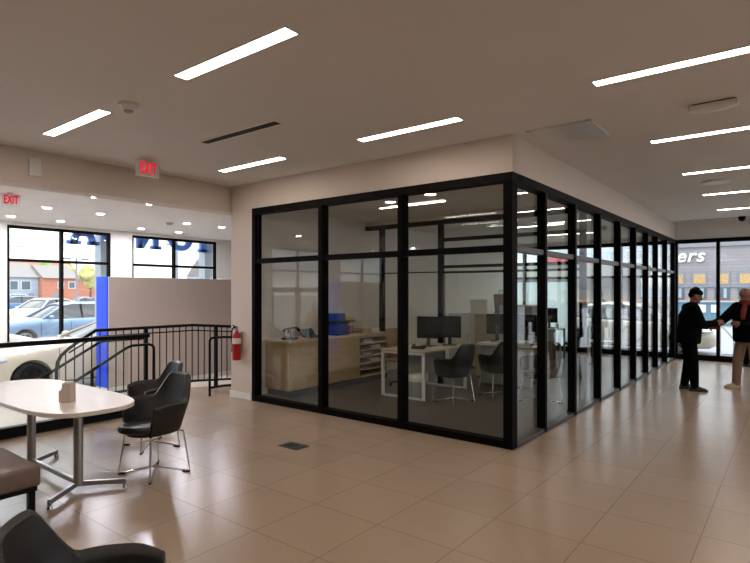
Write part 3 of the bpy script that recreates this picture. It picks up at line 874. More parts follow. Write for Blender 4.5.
t = thing('desk_phone', 'black telephone with a raised handset at the near end of the oak counter', 'telephone', (-6.4, 6.02, .875), R(20))
b = MB(); b.box((-.1, -.1, 0), (.1, .1, .03), .006); b.bar((-.06, -.08, .01), (-.02, .0, .15), .02); b.bar((.06, -.08, .01), (.02, .0, .15), .02); b.build('base', M['grey_dark'], t)
b = MB(); b.tube([(-.13, .03, .12), (-.1, .03, .16), (.1, .03, .19), (.15, .03, .14)], [.025, .018, .018, .026]); b.build('handset', M['screen'], t, True)
b = MB(); b.box((-.04, -.095, .06), (.04, -.085, .12)); b.build('display', M['paper'], t)
t = thing('laptop', 'dark open laptop on the oak counter behind the telephone', 'laptop', (-6.42, 6.6, .875), R(95))
b = MB(); b.box((-.17, -.12, 0), (.17, .12, .018), .004); b.build('keyboard_base', M['grey_dark'], t)
b = MB(); b.bar((0, .12, .018), (0, .2, .13), .34, .012); b.build('lid', M['grey_dark'], t)

# ------------------------------------------------------------------ office : desks
def desk(label, x0, x1, y0, y1, top, frame):
    t = thing('desk', label, 'desk', ((x0 + x1) / 2, (y0 + y1) / 2, 0))
    b = MB(); b.box((x0, y0, .71), (x1, y1, .74), .004); b.build('desktop', M[top], t, world=True)
    for y in (y0 + .03, y1 - .03):
        b = MB()
        for x in (x0 + .025, x1 - .025): b.box((x - .02, y - .02, 0), (x + .02, y + .02, .71))
        b.box((x0 + .005, y - .02, 0), (x1 - .005, y + .02, .03)); b.box((x0 + .005, y - .02, .68), (x1 - .005, y + .02, .71))
        b.build('leg', M[frame], t, world=True)
    return t
t = desk('wood-topped office desk on white metal loop legs behind the glass front', -5.21, -4.4, 6.85, 8.2, 'oak_top', 'white')
b = MB(); b.box((-4.83, 6.95, .3), (-4.81, 8.1, .68)); b.build('modesty_panel', M['grey_panel'], t, world=True)
def monitor(label, loc, rz, w=.38, h=.36):
    t = thing('monitor', label, 'monitor', loc, rz, 'office monitors')
    b = MB(); b.box((-w / 2, -.02, .13), (w / 2, .02, .13 + h), .005); b.build('housing', M['screen'], t)
    b = MB(); b.box((-w / 2 + .01, -.024, .14), (w / 2 - .01, -.0205, .12 + h)); b.build('display', mat('monitor_glass', '#030304', .5, spec=.06), t)
    b = MB(); b.box((-.03, .015, .01), (.03, .04, .28)); b.build('stand', M['grey_dark'], t)
    b = MB(); b.box((-.12, -.06, 0), (.12, .1, .012), .004); b.build('foot', M['grey_dark'], t)
    return t
mo = monitor('black monitor on the wooden desk, left of the two', (-4.8, 7.6, .74), R(12))
again(mo, 'black monitor on the wooden desk, right of the two', (-4.6, 7.96, .74), R(24))
t = thing('desk_phone', 'black desk telephone lying on the wooden desk before the monitors', 'telephone', (-4.72, 7.2, .74), R(20))
b = MB(); b.box((-.1, -.09, 0), (.1, .09, .035), .01); b.build('base', M['screen'], t)
b = MB(); b.tube([(-.08, -.05, .05), (-.08, .06, .05)], .022); b.build('handset', M['grey_dark'], t, True)
o = MB().box((-.1, -.14, 0), (.1, .14, .004)).build('paper_sheet', M['paper'], None); o.location = (-4.56, 7.5, .741); o.rotation_euler = (0, 0, .4); tag(o, 'white paper sheet on the wooden desk under the monitors', 'paper')
t = thing('waste_bin', 'grey waste bin with a white liner under the wooden desk', 'waste bin', (-4.72, 7.15, 0))
b = MB(); b.lathe([(0, 0), (.13, 0), (.15, .26), (.145, .28)]); b.build('bin', M['grey_panel'], t, True)
b = MB(); b.lathe([(.152, .24), (.16, .27), (.15, .31), (.12, .35), (0, .34)]); b.build('liner', M['paper'], t, True)
# tan task chair
t = thing('task_chair', 'tan high-backed office chair between counter and desk', 'chair', (-5.32, 7.72, 0), R(-82))
b = MB(); b.loft([[(math.cos(q) * (.22 - .06 * max(0, k - .6)), -.24 - .05 * k + .05 * math.sin(q), .5 + .5 * k) for q in [2 * PI * j / 20 for j in range(20)]] for k in (0, .2, .5, .8, .95, 1.0)]); b.build('backrest', M['beige_fabric'], t, True)
b = MB(); b.box((-.24, -.24, .44), (.24, .24, .51), .03, 3); b.build('seat', M['beige_fabric'], t, True)
b = MB(); b.cyl((0, 0, .1), (0, 0, .44), .03); b.build('column', M['grey_dark'], t, True)
for k in range(5):
    q = k * 2 * PI / 5
    b = MB(); b.bar((0, 0, .1), (.27 * math.cos(q), .27 * math.sin(q), .07), .03, .03); l = b.build('leg', M['grey_dark'], t)
    b = MB(); b.ball((.27 * math.cos(q), .27 * math.sin(q), .03), .03); b.build('caster', M['rail'], l, True)

# white rear desk
t = thing('reception_desk', 'white panelled desk with grey front panel in the rear office', 'desk', (-3.7, 8.95, 0))
b = MB(); b.box((-4.36, 8.66, .06), (-4.32, 9.3, .72)); b.build('end_panel', M['grey_panel'], t, world=True)
b = MB(); b.box((-4.36, 8.62, .06), (-3.45, 8.66, .7)); b.build('front_panel', M['grey_panel'], t, world=True)
b = MB(); b.box((-4.32, 8.68, 0), (-3.5, 9.2, .06)); b.build('plinth', M['grey_dark'], t, world=True)
b = MB(); b.box((-4.42, 8.58, .71), (-3.4, 9.35, .75), .006); b.build('desktop', M['white'], t, world=True)
t = thing('desk_screen', 'low beige privacy screen standing behind the white rear desk', 'screen', (-4.2, 9.44, 0))
b = MB(); b.box((-4.9, 9.42, .03), (-3.6, 9.46, 1.2), .01); b.build('screen_panel', M['screen_fabric'], t, world=True)
b = MB(); b.box((-4.91, 9.41, 1.2), (-3.59, 9.47, 1.225)); b.build('screen_cap', M['white'], t, world=True)
for x in (-4.8, -3.7):
    b = MB(); b.box((x - .03, 9.38, 0), (x + .03, 9.5, .03)); b.build('foot', M['grey_dark'], t, world=True)
mo2 = again(mo, 'monitor on the white rear desk behind the corner post', (-3.72, 9.1, .75), R(170))
again(mo, 'small dark monitor at the left end of the white rear desk', (-4.25, 9.05, .75), R(-160))
for k, (x, y, h, m, l) in enumerate(((-3.98, 8.78, .04, 'paper', 'white paper pile in the middle of the white rear desk'), (-3.66, 8.78, .06, 'paper', 'thick white paper pile toward the right of the rear desk'))):
    o = MB(); [o.box((-.13 + .01 * math.sin(q * 3), -.1, q * .012), (.13, .1, q * .012 + .01)) for q in range(int(h / .012))]
    o = o.build('paper_stack', M[m], None); o.location = (x, y, .751); tag(o, l, 'papers', 'papers on the rear desk')
t = thing('cup', 'dark cup on the white rear desk behind the corner post', 'cup', (-3.47, 8.72, .751))
b = MB(); b.lathe([(0, 0), (.03, 0), (.038, .1), (.034, .1), (.028, .01), (0, .01)]); b.build('body', M['grey_dark'], t, True)
# second tall storage behind the screen with bags
t = thing('credenza', 'white credenza behind the beige desk screen', 'cabinet', (-5.0, 10.55, 0))
b = MB(); b.box((-6.0, 10.35, .06), (-4.0, 10.8, 1.16)); b.build('carcass', M['white'], t, world=True)
b = MB(); b.box((-5.95, 10.38, 0), (-4.05, 10.78, .06)); b.build('plinth', M['grey_dark'], t, world=True)
for k in range(4):
    b = MB(); b.box((-5.98 + k * .495, 10.33, .09), (-5.5 + k * .495, 10.35, 1.14), .003); d = b.build('door', M['white'], t, world=True)
    b = MB(); b.box((-5.54 + k * .495, 10.315, .6), (-5.525 + k * .495, 10.33, .75)); b.build('handle', M['steel'], d, world=True)
t = thing('carton', 'white carton tilted back on the credenza at its left', 'box', (-5.35, 10.55, 1.16), R(10))
b = MB(); b.box((-.18, -.12, 0), (.18, .12, .3), .004); b.build('body', M['paper'], t)
b = MB(); b.box((-.185, -.125, .27), (.185, .125, .31), .004); b.build('lid', M['paper'], t)
t = thing('paper_bag', 'crumpled brown paper bag on the credenza with blue packets', 'bag', (-4.85, 10.55, 1.16))
b = MB(); b.loft([[(.17 * math.cos(q) * (1 + .1 * math.sin(3 * q + k)), .1 * math.sin(q) * (1 + .12 * math.cos(4 * q + 2 * k)), z) for q in [2 * PI * j / 24 for j in range(24)]] for k, z in enumerate((0, .1, .22, .34, .42))]); b.build('body', mat('kraft_paper', '#8d7a6a', .85, var=.15), t, True)
b = MB(); b.tube([(-.07, 0, .41), (-.06, 0, .5), (.06, 0, .5), (.07, 0, .41)], .006); b.build('handle', M['bark'], t, True)
o = MB().box((-.07, -.04, 0), (.07, .04, .2), .02, 3).build('packet', mat('pale_blue_packet', '#a9c3d6', .4), None); o.location = (-4.76, 10.4, 1.16); tag(o, 'pale blue packet leaning before the brown paper bag', 'packet')
t = thing('carton', 'grey cardboard carton to the right of the brown paper bag', 'box', (-4.3, 10.55, 1.16), R(-6))
b = MB(); b.box((-.16, -.12, 0), (.16, .12, .2), .004); b.build('body', M['grey_panel'], t)
b = MB(); b.box((-.165, -.125, .18), (.165, .125, .21), .004); b.build('lid', M['paper'], t)

# far desk by the facade
t = desk('far white desk with pale modesty panel beside the filmed facade glass', -5.75, -4.55, 12.9, 13.6, 'white', 'steel')
b = MB(); b.box((-5.7, 12.93, .28), (-4.6, 12.95, .68)); b.build('modesty_panel', mat('pale_teal_panel', '#93a3a0', .4), t, world=True)
again(mo, 'grey-backed monitor on the far white desk', (-4.83, 13.25, .74), R(190))
t = thing('pen_cup', 'small dark cup at the end of the far white desk', 'cup', (-4.6, 13.12, .74))
b = MB(); b.lathe([(0, 0), (.035, 0), (.04, .12), (.035, .12), (.03, .01), (0, .01)]); b.build('body', M['grey_dark'], t, True)
b = MB()
for k in range(3): b.cyl((.0, 0, .02), (.03 * math.cos(k * 2), .03 * math.sin(k * 2), .18), .004, n=6)
b.build('pens', M['rail'], t)
t = thing('side_table', 'small dark side table by the far facade', 'side table', (-3.7, 13.7, 0))
b = MB(); b.box((-.35, -.25, .42), (.35, .25, .45), .004); b.build('top', M['white'], t)
for sx in (-1, 1):
    for sy in (-1, 1):
        b = MB(); b.box((sx * .32 - .015, sy * .22 - .015, 0), (sx * .32 + .015, sy * .22 + .015, .42)); b.build('leg', M['rail'], t)
t = thing('office_plant', 'slim dark pointed plant in a grey pot by the far facade', 'plant', (-4.05, 14.1, 0))
b = MB(); b.lathe([(0, 0), (.12, 0), (.16, .35), (.14, .35), (0, .32)]); b.build('pot', M['grey_panel'], t, True)
b = MB()
for k in range(14):
    q = k * 2.4; L = .9 + .25 * math.sin(k * 3.3)
    b.loft([[(math.cos(q) * (.04 + .1 * s_ ** 2) + w * -math.sin(q) * .03 * (1 - s_), math.sin(q) * (.04 + .1 * s_ ** 2) + w * math.cos(q) * .03 * (1 - s_), .3 + L * s_ + e) for w, e in ((-1, 0), (0, .004), (1, 0), (0, -.004))] for s_ in (0, .3, .6, .85, 1)])
b.build('leaves', M['foliage'] if False else mat('dark_leaf', '#2f4630', .6, var=.2), t, True)

# ------------------------------------------------------------------ vehicles
def loft_rings(stations, fn): return [fn(*s) for s in stations]
def make_car(name, label, loc, rz, paint, rimm, kind='hatch', caliper=False, group=None):
    """nose points to local +X"""
    t = thing(name, label, 'car', loc, rz, group)
    P = {'hatch': dict(L=4.3, W=1.8, wb=2.62, fo=.86, wr=.325,
            low=[(-2.14, .5, .78, .62), (-2.08, .3, .95, .80), (-1.7, .2, .98, .88), (-.9, .17, .97, .9), (0, .17, .95, .9), (.8, .17, .96, .9), (1.2, .18, .97, .89), (1.7, .2, .86, .86), (2.0, .22, .74, .78), (2.12, .28, .66, .66), (2.16, .38, .6, .56)],
            cab=[(-1.98, .96, .97, .70, .72), (-1.62, .96, 1.36, .74, .58), (-1.2, .97, 1.44, .78, .58), (-.2, .95, 1.46, .80, .59), (.25, .95, 1.40, .79, .57), (.98, .96, .97, .78, .74)]),
         'suv': dict(L=4.7, W=1.86, wb=2.75, fo=.95, wr=.36,
            low=[(-2.33, .55, .95, .66), (-2.28, .35, 1.1, .84), (-1.8, .26, 1.12, .91), (-.8, .24, 1.1, .93), (.3, .24, 1.09, .93), (1.1, .24, 1.1, .92), (1.7, .26, 1.03, .9), (2.15, .28, .94, .82), (2.3, .34, .84, .7), (2.35, .45, .75, .6)],
            cab=[(-2.15, 1.1, 1.12, .72, .74), (-1.9, 1.1, 1.55, .76, .62), (-1.3, 1.11, 1.66, .8, .63), (-.3, 1.09, 1.68, .82, .63), (.02, 1.09, 1.6, .81, .6), (.75, 1.1, 1.12, .8, .76)]),
         'show': dict(L=4.9, W=1.86, wb=2.83, fo=1.0, wr=.34,
            low=[(-2.44, .5, .85, .66), (-2.38, .3, 1.02, .82), (-1.7, .2, 1.05, .91), (-.7, .18, 1.03, .93), (.3, .18, 1.04, .93), (.7, .18, 1.04, .93), (1.1, .19, 1.0, .92), (1.7, .2, .92, .88), (2.15, .22, .82, .8), (2.38, .28, .72, .68), (2.44, .38, .64, .58)],
            cab=[(-2.0, 1.03, 1.05, .7, .74), (-1.35, 1.03, 1.38, .76, .58), (-1.1, 1.03, 1.44, .8, .59), (-.75, 1.03, 1.45, .82, .6), (-.5, 1.03, 1.37, .82, .58), (.22, 1.03, 1.05, .82, .78)]),
         'sedan': dict(L=4.5, W=1.8, wb=2.7, fo=.9, wr=.32,
            low=[(-2.24, .5, .8, .64), (-2.18, .3, .96, .8), (-1.6, .2, .99, .88), (-.7, .17, .95, .9), (.3, .17, .93, .9), (1.1, .18, .94, .89), (1.7, .2, .84, .86), (2.1, .22, .74, .78), (2.22, .28, .66, .66), (2.26, .38, .6, .56)],
            cab=[(-1.75, .97, .98, .7, .72), (-1.05, .95, 1.36, .76, .57), (-.5, .94, 1.42, .79, .57), (.0, .93, 1.41, .79, .57), (.35, .93, 1.34, .79, .55), (1.1, .94, .95, .78, .74)])}[kind]
    def ring(x, z0, zt, w):
        zm = z0 + (zt - z0) * .55
        half = [(0, z0), (w * .82, z0), (w * .97, z0 + .06), (w, zm), (w * .985, zt - .1), (w * .93, zt - .025), (w * .8, zt + .01), (0, zt + .03)]
        return [(x, y, z) for y, z in half] + [(x, -y, z) for y, z in half[-2:0:-1]]
    b = MB(); b.loft([ring(*s) for s in P['low']])
    body = b.build('body', paint, t, True)
    xw = (P['L'] / 2 - P['fo'], P['L'] / 2 - P['fo'] - P['wb'])
    cut = MB()
    for x in xw: cut.cyl((x, -1.2, P['wr']), (x, 1.2, P['wr']), P['wr'] + .045, n=36)
    co = cut.build('cut', M['tyre'], t)
    md = body.modifiers.new('b', 'BOOLEAN'); md.object = co; md.operation = 'DIFFERENCE'; md.solver = 'EXACT'
    bpy.context.view_layer.update(); dg = bpy.context.evaluated_depsgraph_get(); dg.update()
    me = bpy.data.meshes.new_from_object(body.evaluated_get(dg))
    body.modifiers.clear(); body.data = me
    me.materials.clear(); me.materials.append(paint)
    bpy.data.objects.remove(co)
    def cring(x, zb, zt, wb_, wt):
        k = zt - zb
        half = [(0, zb - .05), (wb_ + .06, zb - .05), (wb_, zb + .03), (wb_ + (wt - wb_) * .9, zb + max(.03, k * .9)), (wt * .86, zt), (0, zt + .015)]
        return [(x, y, z) for y, z in half] + [(x, -y, z) for y, z in half[-2:0:-1]]
    b = MB(); b.loft([cring(*s) for s in P['cab']]); b.build('windows', M['car_glass'], t, True)
    # roof skin and pillars
    cab = P['cab']
    b = MB(); b.loft([[(x + dx, y, z) for y, z in ((-wt - .02, zt - .045), (-wt * .86, zt + .012), (0, zt + .03), (wt * .86, zt + .012), (wt + .02, zt - .045), (wt * .8, zt - .03), (0, zt), (-wt * .8, zt - .03))] for (x, zb, zt, wb_, wt), dx in zip(cab[1:5], (-.06, 0, 0, .05))])
    b.build('roof', paint, t, True)
    for s in (-1, 1):
        (x0, zb0, zt0, wb0, wt0), (x1, zb1, zt1, wb1, wt1) = cab[-1], cab[-2]
        b = MB(); b.bar((x0 + .06, s * (wb0 + .01), zb0), (x1 + .0, s * (wt1 + .02), zt1 - .03), .055, .06); b.build('front_pillar', paint, t)
        (x0, zb0, zt0, wb0, wt0), (x1, zb1, zt1, wb1, wt1) = cab[0], cab[1]
        b = MB(); b.bar((x0 - .02, s * (wb0 + .01), zb0), (x1, s * (wt1 + .01), zt1 - .03), .06, .14); b.build('rear_pillar', paint, t)
        xm = (cab[2][0] + cab[3][0]) / 2 + .2
        b = MB(); b.bar((xm, s * (cab[3][3] + .0), cab[3][1]), (xm, s * (cab[3][4] + .02), cab[3][2] - .05), .05, .07); b.build('door_pillar', M['rail'], t)
        b = MB(); b.ellips((cab[-1][0] - .18, s * (P['W'] / 2 + .06), cab[-1][1] + .06), (.08, .11, .075), Matrix.Identity(3)); b.build('mirror', paint, t, True)
        fz = P['low'][-3][2]
        b = MB(); b.ellips((P['low'][-3][0] - .1, s * P['low'][-3][3] * .9, fz - .07), (.22, .12, .055), Matrix.Rotation(R(-s * 30), 3, 'Z')); b.build('headlight', M['light_lens'], t, True)
        b = MB(); b.ellips((P['low'][1][0] + .05, s * P['low'][1][3] * .9, P['low'][1][2] - .1), (.12, .12, .07), Matrix.Identity(3)); b.build('tail_light', M['tail'], t, True)
        b = MB()
        for xx in (xw[0] - .5, xw[0] - 1.55):
            b.box((xx - .004, s * (P['W'] / 2 - .004) - .004, .3), (xx + .004, s * (P['W'] / 2 - .004) + .004, P['low'][4][2] - .12))
        b.build('door_seam', M['rail'], t)
        for x in xw:
            y = s * (P['W'] / 2 - .13)
            r = P['wr']
            b = MB(); b.tube([(x + (r - .075) * math.cos(q), y, r + (r - .075) * math.sin(q)) for q in [2 * PI * j / 28 for j in range(28)]], .075, 10, True)
            w = b.build('wheel', M['tyre'], t, True)
            b = MB(); yo = y + s * .06
            b.tube([(x + (r - .13) * math.cos(q), yo, r + (r - .13) * math.sin(q)) for q in [2 * PI * j / 24 for j in range(24)]], .018, 8, True)
            for k in range(5):
                q = k * 2 * PI / 5 + .3
                for dq in (-.12, .12): b.bar((x + .04 * math.cos(q), yo, r + .04 * math.sin(q)), (x + (r - .13) * math.cos(q + dq), yo, r + (r - .13) * math.sin(q + dq)), .026, .03)
            b.cyl((x, yo - .02, r), (x, yo + .02, r), .05); b.build('rim', rimm, w, True)
            b = MB(); b.cyl((x, y - s * .04, r), (x, y - s * .01, r), r - .12); b.build('brake_disc', M['grey_dark'], w)
            if caliper:
                b = MB(); b.box((x - .2, y - .01, r - .08), (x - .1, y + .04, r + .09), .012); b.build('caliper', M['red'], w)
    b = MB(); b.box((P['L'] / 2 - .12, -.45, .3), (P['L'] / 2 - .0, .45, .48), .03); b.build('grille', M['rail'], t)
    return t
make_car('car', 'white saloon with black wheels and red calipers parked inside the showroom', (-13.18, 4.45 + 1.45, LOW), R(-90), M['car_white'], M['rim_black'], 'show', True)
make_car('car', 'blue-grey crossover parked outside just beyond the left showroom window', (-22.9, 7.4 + 1.75, LOW), R(-90), M['car_grey'], M['rim_silver'], 'suv')
make_car('car', 'low white saloon outside at the window, in front of the blue-grey crossover', (-18.6, 4.35, LOW), R(90), M['car_white'], M['rim_silver'], 'sedan')
make_car('car', 'white crossover in the parking lot behind the blue-grey crossover', (-36, 13.4, LOW), R(-60), M['car_white'], M['rim_silver'], 'suv')
make_car('car', 'small bright blue car far across the parking lot before the grey house', (-55, 18.2, LOW), R(-90), M['car_blue'], M['rim_silver'], 'suv')
make_car('car', 'dark grey car parked far off before the brick house', (-66, 29, LOW), R(-80), M['car_grey'], M['rim_silver'], 'sedan')
make_car('car', 'red car outside the street doors, seen reflected in the glass office', (-27, -6.5, LOW), R(90), M['car_red'], M['rim_silver'], 'sedan')
make_car('car', 'white saloon parked close outside the far facade behind the two men', (-3.95, 17.6, -.12), 0, M['car_white'], M['rim_silver'], 'sedan')

# ------------------------------------------------------------------ outdoors, street side
f = MB(); f.box((-260, -160, LOW - .3), (WX - .26, 220, LOW - .005)); struct('ground_street', f, M['asphalt'])
f = MB(); f.box((WX - 3.0, -40, LOW - .1), (WX - .27, 60, LOW + .012)); struct('ground_sidewalk', f, M['concrete'])
f = MB(); f.box((-14.4, FY + .31, -.5), (160, 220, -.12)); f.box((6.21, -80, -.5), (160, FY + .31, -.12)); struct('ground_lot', f, M['asphalt'])
f = MB(); f.box((-14.2, FY + 5.0, -.12), (-6.6, FY + 9.0, -.09)); f.box((-30, 38, -.5), (-10, 46, -.08)); o = f.build('lawn', M['grass']); tag(o, kind='structure')

def house(name, label, x, y0, y1, zt, zr, wall, roof, wins, doors, depth=9, cat='house', eave=0):
    """facade faces +X at X = x"""
    t = thing(name, label, cat, (x, (y0 + y1) / 2, LOW))
    b = MB(); b.box((x - depth, y0, LOW), (x, y1, zt)); b.build('wall', wall, t, world=True)
    b = MB()
    xm = x - depth / 2
    b.loft([[(x + .4, y, zt - .1), (xm, y, zr), (x - depth - .4, y, zt - .1), (xm, y, zt - .15)] for y in (y0 - eave, y1 + eave)]); b.build('roof', roof, t, world=True)
    for (a, c, z0, z1) in wins:
        b = MB(); b.box((x, a - .12, z0 - .12), (x + .06, c + .12, z1 + .12)); w = b.build('window', M['white'], t, world=True)
        b = MB(); b.box((x + .05, a, z0), (x + .09, c, z1)); b.build('window_pane', M['win_dark'], w, world=True)
    for (a, c, z0, z1) in doors:
        b = MB(); b.box((x, a, z0), (x + .08, c, z1)); b.build('door', M['trim_grey'], t, world=True)
    return t
house('house', 'two-storey grey-sided house with grey roof across the street', -104, 30.5, 38.6, 4.1, 6.6, M['sid_grey'], M['roof'], [(34.3, 35.4, 1.9, 3.3), (36, 37.3, 1.9, 3.3), (34.4, 36.5, -.2, 1.0), (31, 32.5, 1.9, 3.3)], [(37.0, 37.9, LOW, 1.3)])
house('house', 'orange brick two-storey house joined to the grey-sided one', -102.5, 38.65, 44.6, 4.0, 6.3, M['brick'], M['roof'], [(41.2, 42.0, 2.2, 3.2), (43.0, 43.9, 2.2, 3.2)], [(40.2, 41.1, LOW, 1.4)])
house('house', 'smaller orange brick house farther right with pale gable roof', -128, 58.5, 68, 4.0, 6.6, M['brick'], M['roof'], [(60, 61.5, 2, 3.2), (63, 64.5, 2, 3.2)], [(62, 63, LOW, 1.6)])
house('house', 'long grey-roofed building seen over the display panel in the right window', -120, 84, 125, 5.6, 10.0, M['sid_grey'], M['roof'], [], [])
house('house', 'low russet-roofed building behind the grey-sided house', -150, 48, 66, 5.4, 9.4, M['brick'], M['roof_red'], [], [], 14)
house('house', 'pale house outside the street doors, seen reflected in the glass office', -90, -48, -22, 4.2, 7.0, M['sid_grey'], M['roof'], [(-40, -38, 1.9, 3.3), (-34, -32, 1.9, 3.3), (-28, -26, 1.9, 3.3)], [(-36, -35, LOW, 1.4)])

def tree(label, x, y, h, m, zg=LOW):
    t = thing('tree', label, 'tree', (x, y, zg))
    b = MB(); b.tube([(0, 0, 0), (.1, .05, h * .35), (-.1, 0, h * .6)], [h * .03, h * .022, h * .012]); b.build('trunk', M['bark'], t, True)
    b = MB()
    rnd = random.Random(x * 31 + y)
    for k in range(11):
        q, e = rnd.random() * 6.28, rnd.random()
        c = (math.cos(q) * h * .2 * e, math.sin(q) * h * .2 * e, h * (.5 + .38 * rnd.random()))
        g = bmesh.ops.create_icosphere(b.bm, subdivisions=3, radius=h * (.1 + .08 * rnd.random()))
        for v in g['verts']:
            v.co += v.co.normalized() * noise.noise(v.co * 6 / h * 2) * h * .06
            v.co += Vector(c)
    b.build('crown', m, t, True)
tree('yellow-green tree rising behind the orange brick house', -112, 51.0, 7.4, M['foliage_y'])
tree('broad yellow-green tree between the two brick houses', -116, 48, 7.6, M['foliage_y'])
tree('small green tree behind the grey roof ridge', -125, 46.5, 8.4, M['foliage'])
tree('tree outside the street doors, seen reflected in the glass office', -45, -16, 9, M['foliage'])

t = thing('utility_pole', 'tall pole with lamp arm in the lot seen in the left window', 'pole', (-60, 25.9, LOW))
b = MB(); b.cyl((0, 0, 0), (0, 0, 5.6), .11, .08); b.build('pole', M['trim_grey'], t, True)
b = MB(); b.bar((0, -.9, 5.5), (0, .9, 5.5), .08); b.build('arm', M['trim_grey'], t)
for s in (-1, 1):
    b = MB(); b.box((-.2, s * .9 - .3, 5.4), (.2, s * .9 + .3, 5.6), .03); b.build('lamp_head', M['trim_grey'], t)
t = thing('utility_pole', 'grey utility pole seen in the right showroom window', 'pole', (-50, 31.2, LOW))
b = MB(); b.cyl((0, 0, 0), (0, 0, 7.5), .3, .24); b.build('pole', M['trim_grey'], t, True)
b = MB(); b.bar((0, -1, 6.8), (0, 1, 6.8), .12); b.build('crossarm', M['trim_grey'], t)
for k, (z, l) in enumerate(((5.6, 'lowest'), (7.2, 'middle'), (8.6, 'highest'))):
    b = MB(); b.tube([(-80, -30 + 10 * j, LOW + z + .5 + .25 * math.cos(j * .9 + k)) for j in range(16)], .035, 6)
    tag(b.build('overhead_cable', M['trim_grey'], None, True), f'thin overhead cable across the sky in the showroom windows, {l} of three', 'cable', 'overhead cables')

# exterior columns that frame the windows
def ext_col(label, x, y0, y1):
    t = thing('facade_column', label, 'column', (x, (y0 + y1) / 2, LOW))
    b = MB(); b.box((x - .35, y0, LOW), (x + .0, y1, 3.6), .01); b.build('cladding', mat('column_cladding', '#b3bac4', .5), t, world=True)
    b = MB(); b.box((x - .38, y0 - .03, LOW), (x + .03, y1 + .03, LOW + .25)); b.build('base', M['trim_grey'], t, world=True)
    return t
ext_col('pale grey outdoor column at the right edge of the left window', -15.2, 7.2, 7.7)
ext_col('pale grey outdoor column at the right edge of the right window', -15.2, 10.55, 11.4)
# sign letters over the windows, read from the street
def slab(letter):
    """list of polygons in a 0..1 wide, 0..1 high box, slab-serif capital"""
    s = .17
    def rect(x0, y0, x1, y1): return [(x0, y0), (x1, y0), (x1, y1), (x0, y1)]
    if letter == 'H': return [rect(.1, 0, .32, 1), rect(.68, 0, .9, 1), rect(.3, .43, .7, .58), rect(0, 0, .42, .12), rect(.58, 0, 1, .12), rect(0, .88, .42, 1), rect(.58, .88, 1, 1)]
    if letter == 'N': return [rect(.1, 0, .28, 1), rect(.72, 0, .9, 1), [(.1, 1), (.36, 1), (.9, 0), (.66, 0)], rect(0, 0, .38, .12), rect(0, .88, .34, 1), rect(.62, .88, 1, 1)]
    if letter == 'A': return [[(.08, 0), (.28, 0), (.6, 1), (.4, 1)], [(.72, 0), (.94, 0), (.6, 1), (.4, 1)], rect(.25, .28, .75, .42), rect(0, 0, .38, .12), rect(.6, 0, 1, .12)]
    out = []
    N = 20
    if letter == 'O':
        for j in range(N):
            a, b2 = 2 * PI * j / N, 2 * PI * (j + 1) / N
            out.append([(.5 + .5 * math.cos(a), .5 + .5 * math.sin(a)), (.5 + .5 * math.cos(b2), .5 + .5 * math.sin(b2)), (.5 + .27 * math.cos(b2), .5 + .32 * math.sin(b2)), (.5 + .27 * math.cos(a), .5 + .32 * math.sin(a))])
    if letter == 'D':
        out = [rect(.1, 0, .32, 1), rect(0, 0, .5, .14), rect(0, .86, .5, 1)]
        for j in range(N // 2):
            a, b2 = -PI / 2 + PI * j / (N // 2), -PI / 2 + PI * (j + 1) / (N // 2)
            out.append([(.45 + .53 * math.cos(a), .5 + .5 * math.sin(a)), (.45 + .53 * math.cos(b2), .5 + .5 * math.sin(b2)), (.45 + .3 * math.cos(b2), .5 + .36 * math.sin(b2)), (.45 + .3 * math.cos(a), .5 + .36 * math.sin(a))])
    return out
for ch, yc_, l in (('A', 6.74, 'blue slab-serif letter A outside at the head of the left window'), ('D', 7.62, 'blue slab-serif letter D outside behind the window pier'), ('N', 8.57, 'blue slab-serif letter N outside at the head of the right window'),
               ('O', 9.66, 'blue rounded letter O outside at the head of the right window'), ('H', 10.72, 'blue slab-serif letter H outside behind the last column')):
    wdt, hgt = .84, .8
    o = MB()
    # local x runs toward -Y (so that it reads from the street), local y up
    mt = Matrix(((0, 0, 1, 0), (-1, 0, 0, wdt / 2), (0, 1, 0, 0), (0, 0, 0, 1)))
    for poly in slab(ch): o.prism([(x * wdt, y * hgt) for x, y in poly], mt, .1)
    o = o.build('sign_letter', M['letter_blue']); o.location = (-15.25, yc_, 2.9)
    tag(o, l, 'sign letter', 'blue letters on the street front')
f = MB(); f.box((-15.35, 4, 3.45), (-14.76, 12, 3.6)); struct('trim_canopy', f, M['trim_grey'])

# ------------------------------------------------------------------ outdoors, beyond the far facade
t = thing('shop_building', 'lilac-sided two-storey shop building across the lot beyond the far facade', 'building', (0, 60, -.12))
b = MB(); b.box((-9.6, 60, -.12), (26, 72, 6.0)); b.build('wall', M['sid_lilac'], t, world=True)
b = MB(); b.box((-9.8, 59.8, 5.85), (26.2, 72.2, 6.35)); b.build('cornice', M['trim_grey'], t, world=True)
b = MB(); b.box((-9.6, 59.9, 2.0), (26, 60.0, 2.35)); b.build('band', M['trim_grey'], t, world=True)
for k in range(8):
    x = -9.2 + k * 1.85
    b = MB(); b.box((x - .62, 59.88, 2.2), (x + .62, 59.95, 3.55)); b.build('window_surround', M['trim_grey'], t, world=True)
    b = MB(); b.box((x - .48, 59.85, 2.35), (x + .48, 59.9, 3.25)); b.build('window', M['win_orange'], t, world=True)
    b = MB(); b.box((x - .6, 59.9, .9), (x + .6, 59.97, 2.0)); w = b.build('shopfront', M['win_dark'], t, world=True)
    b = MB(); b.box((x + .1, 59.86, 1.0), (x + .35, 59.9, 1.9)); b.build('poster', M['sid_grey'], w, world=True)
b = MB(); b.box((-9.6, 59.5, .45), (26, 60, .75)); b.build('awning', mat('orange_awning', '#d8a57c', .7), t, world=True)
t = thing('shop_sign', 'white slanted lettering on the lilac shop building', 'sign', (-8.3, 59.85, 5.0))
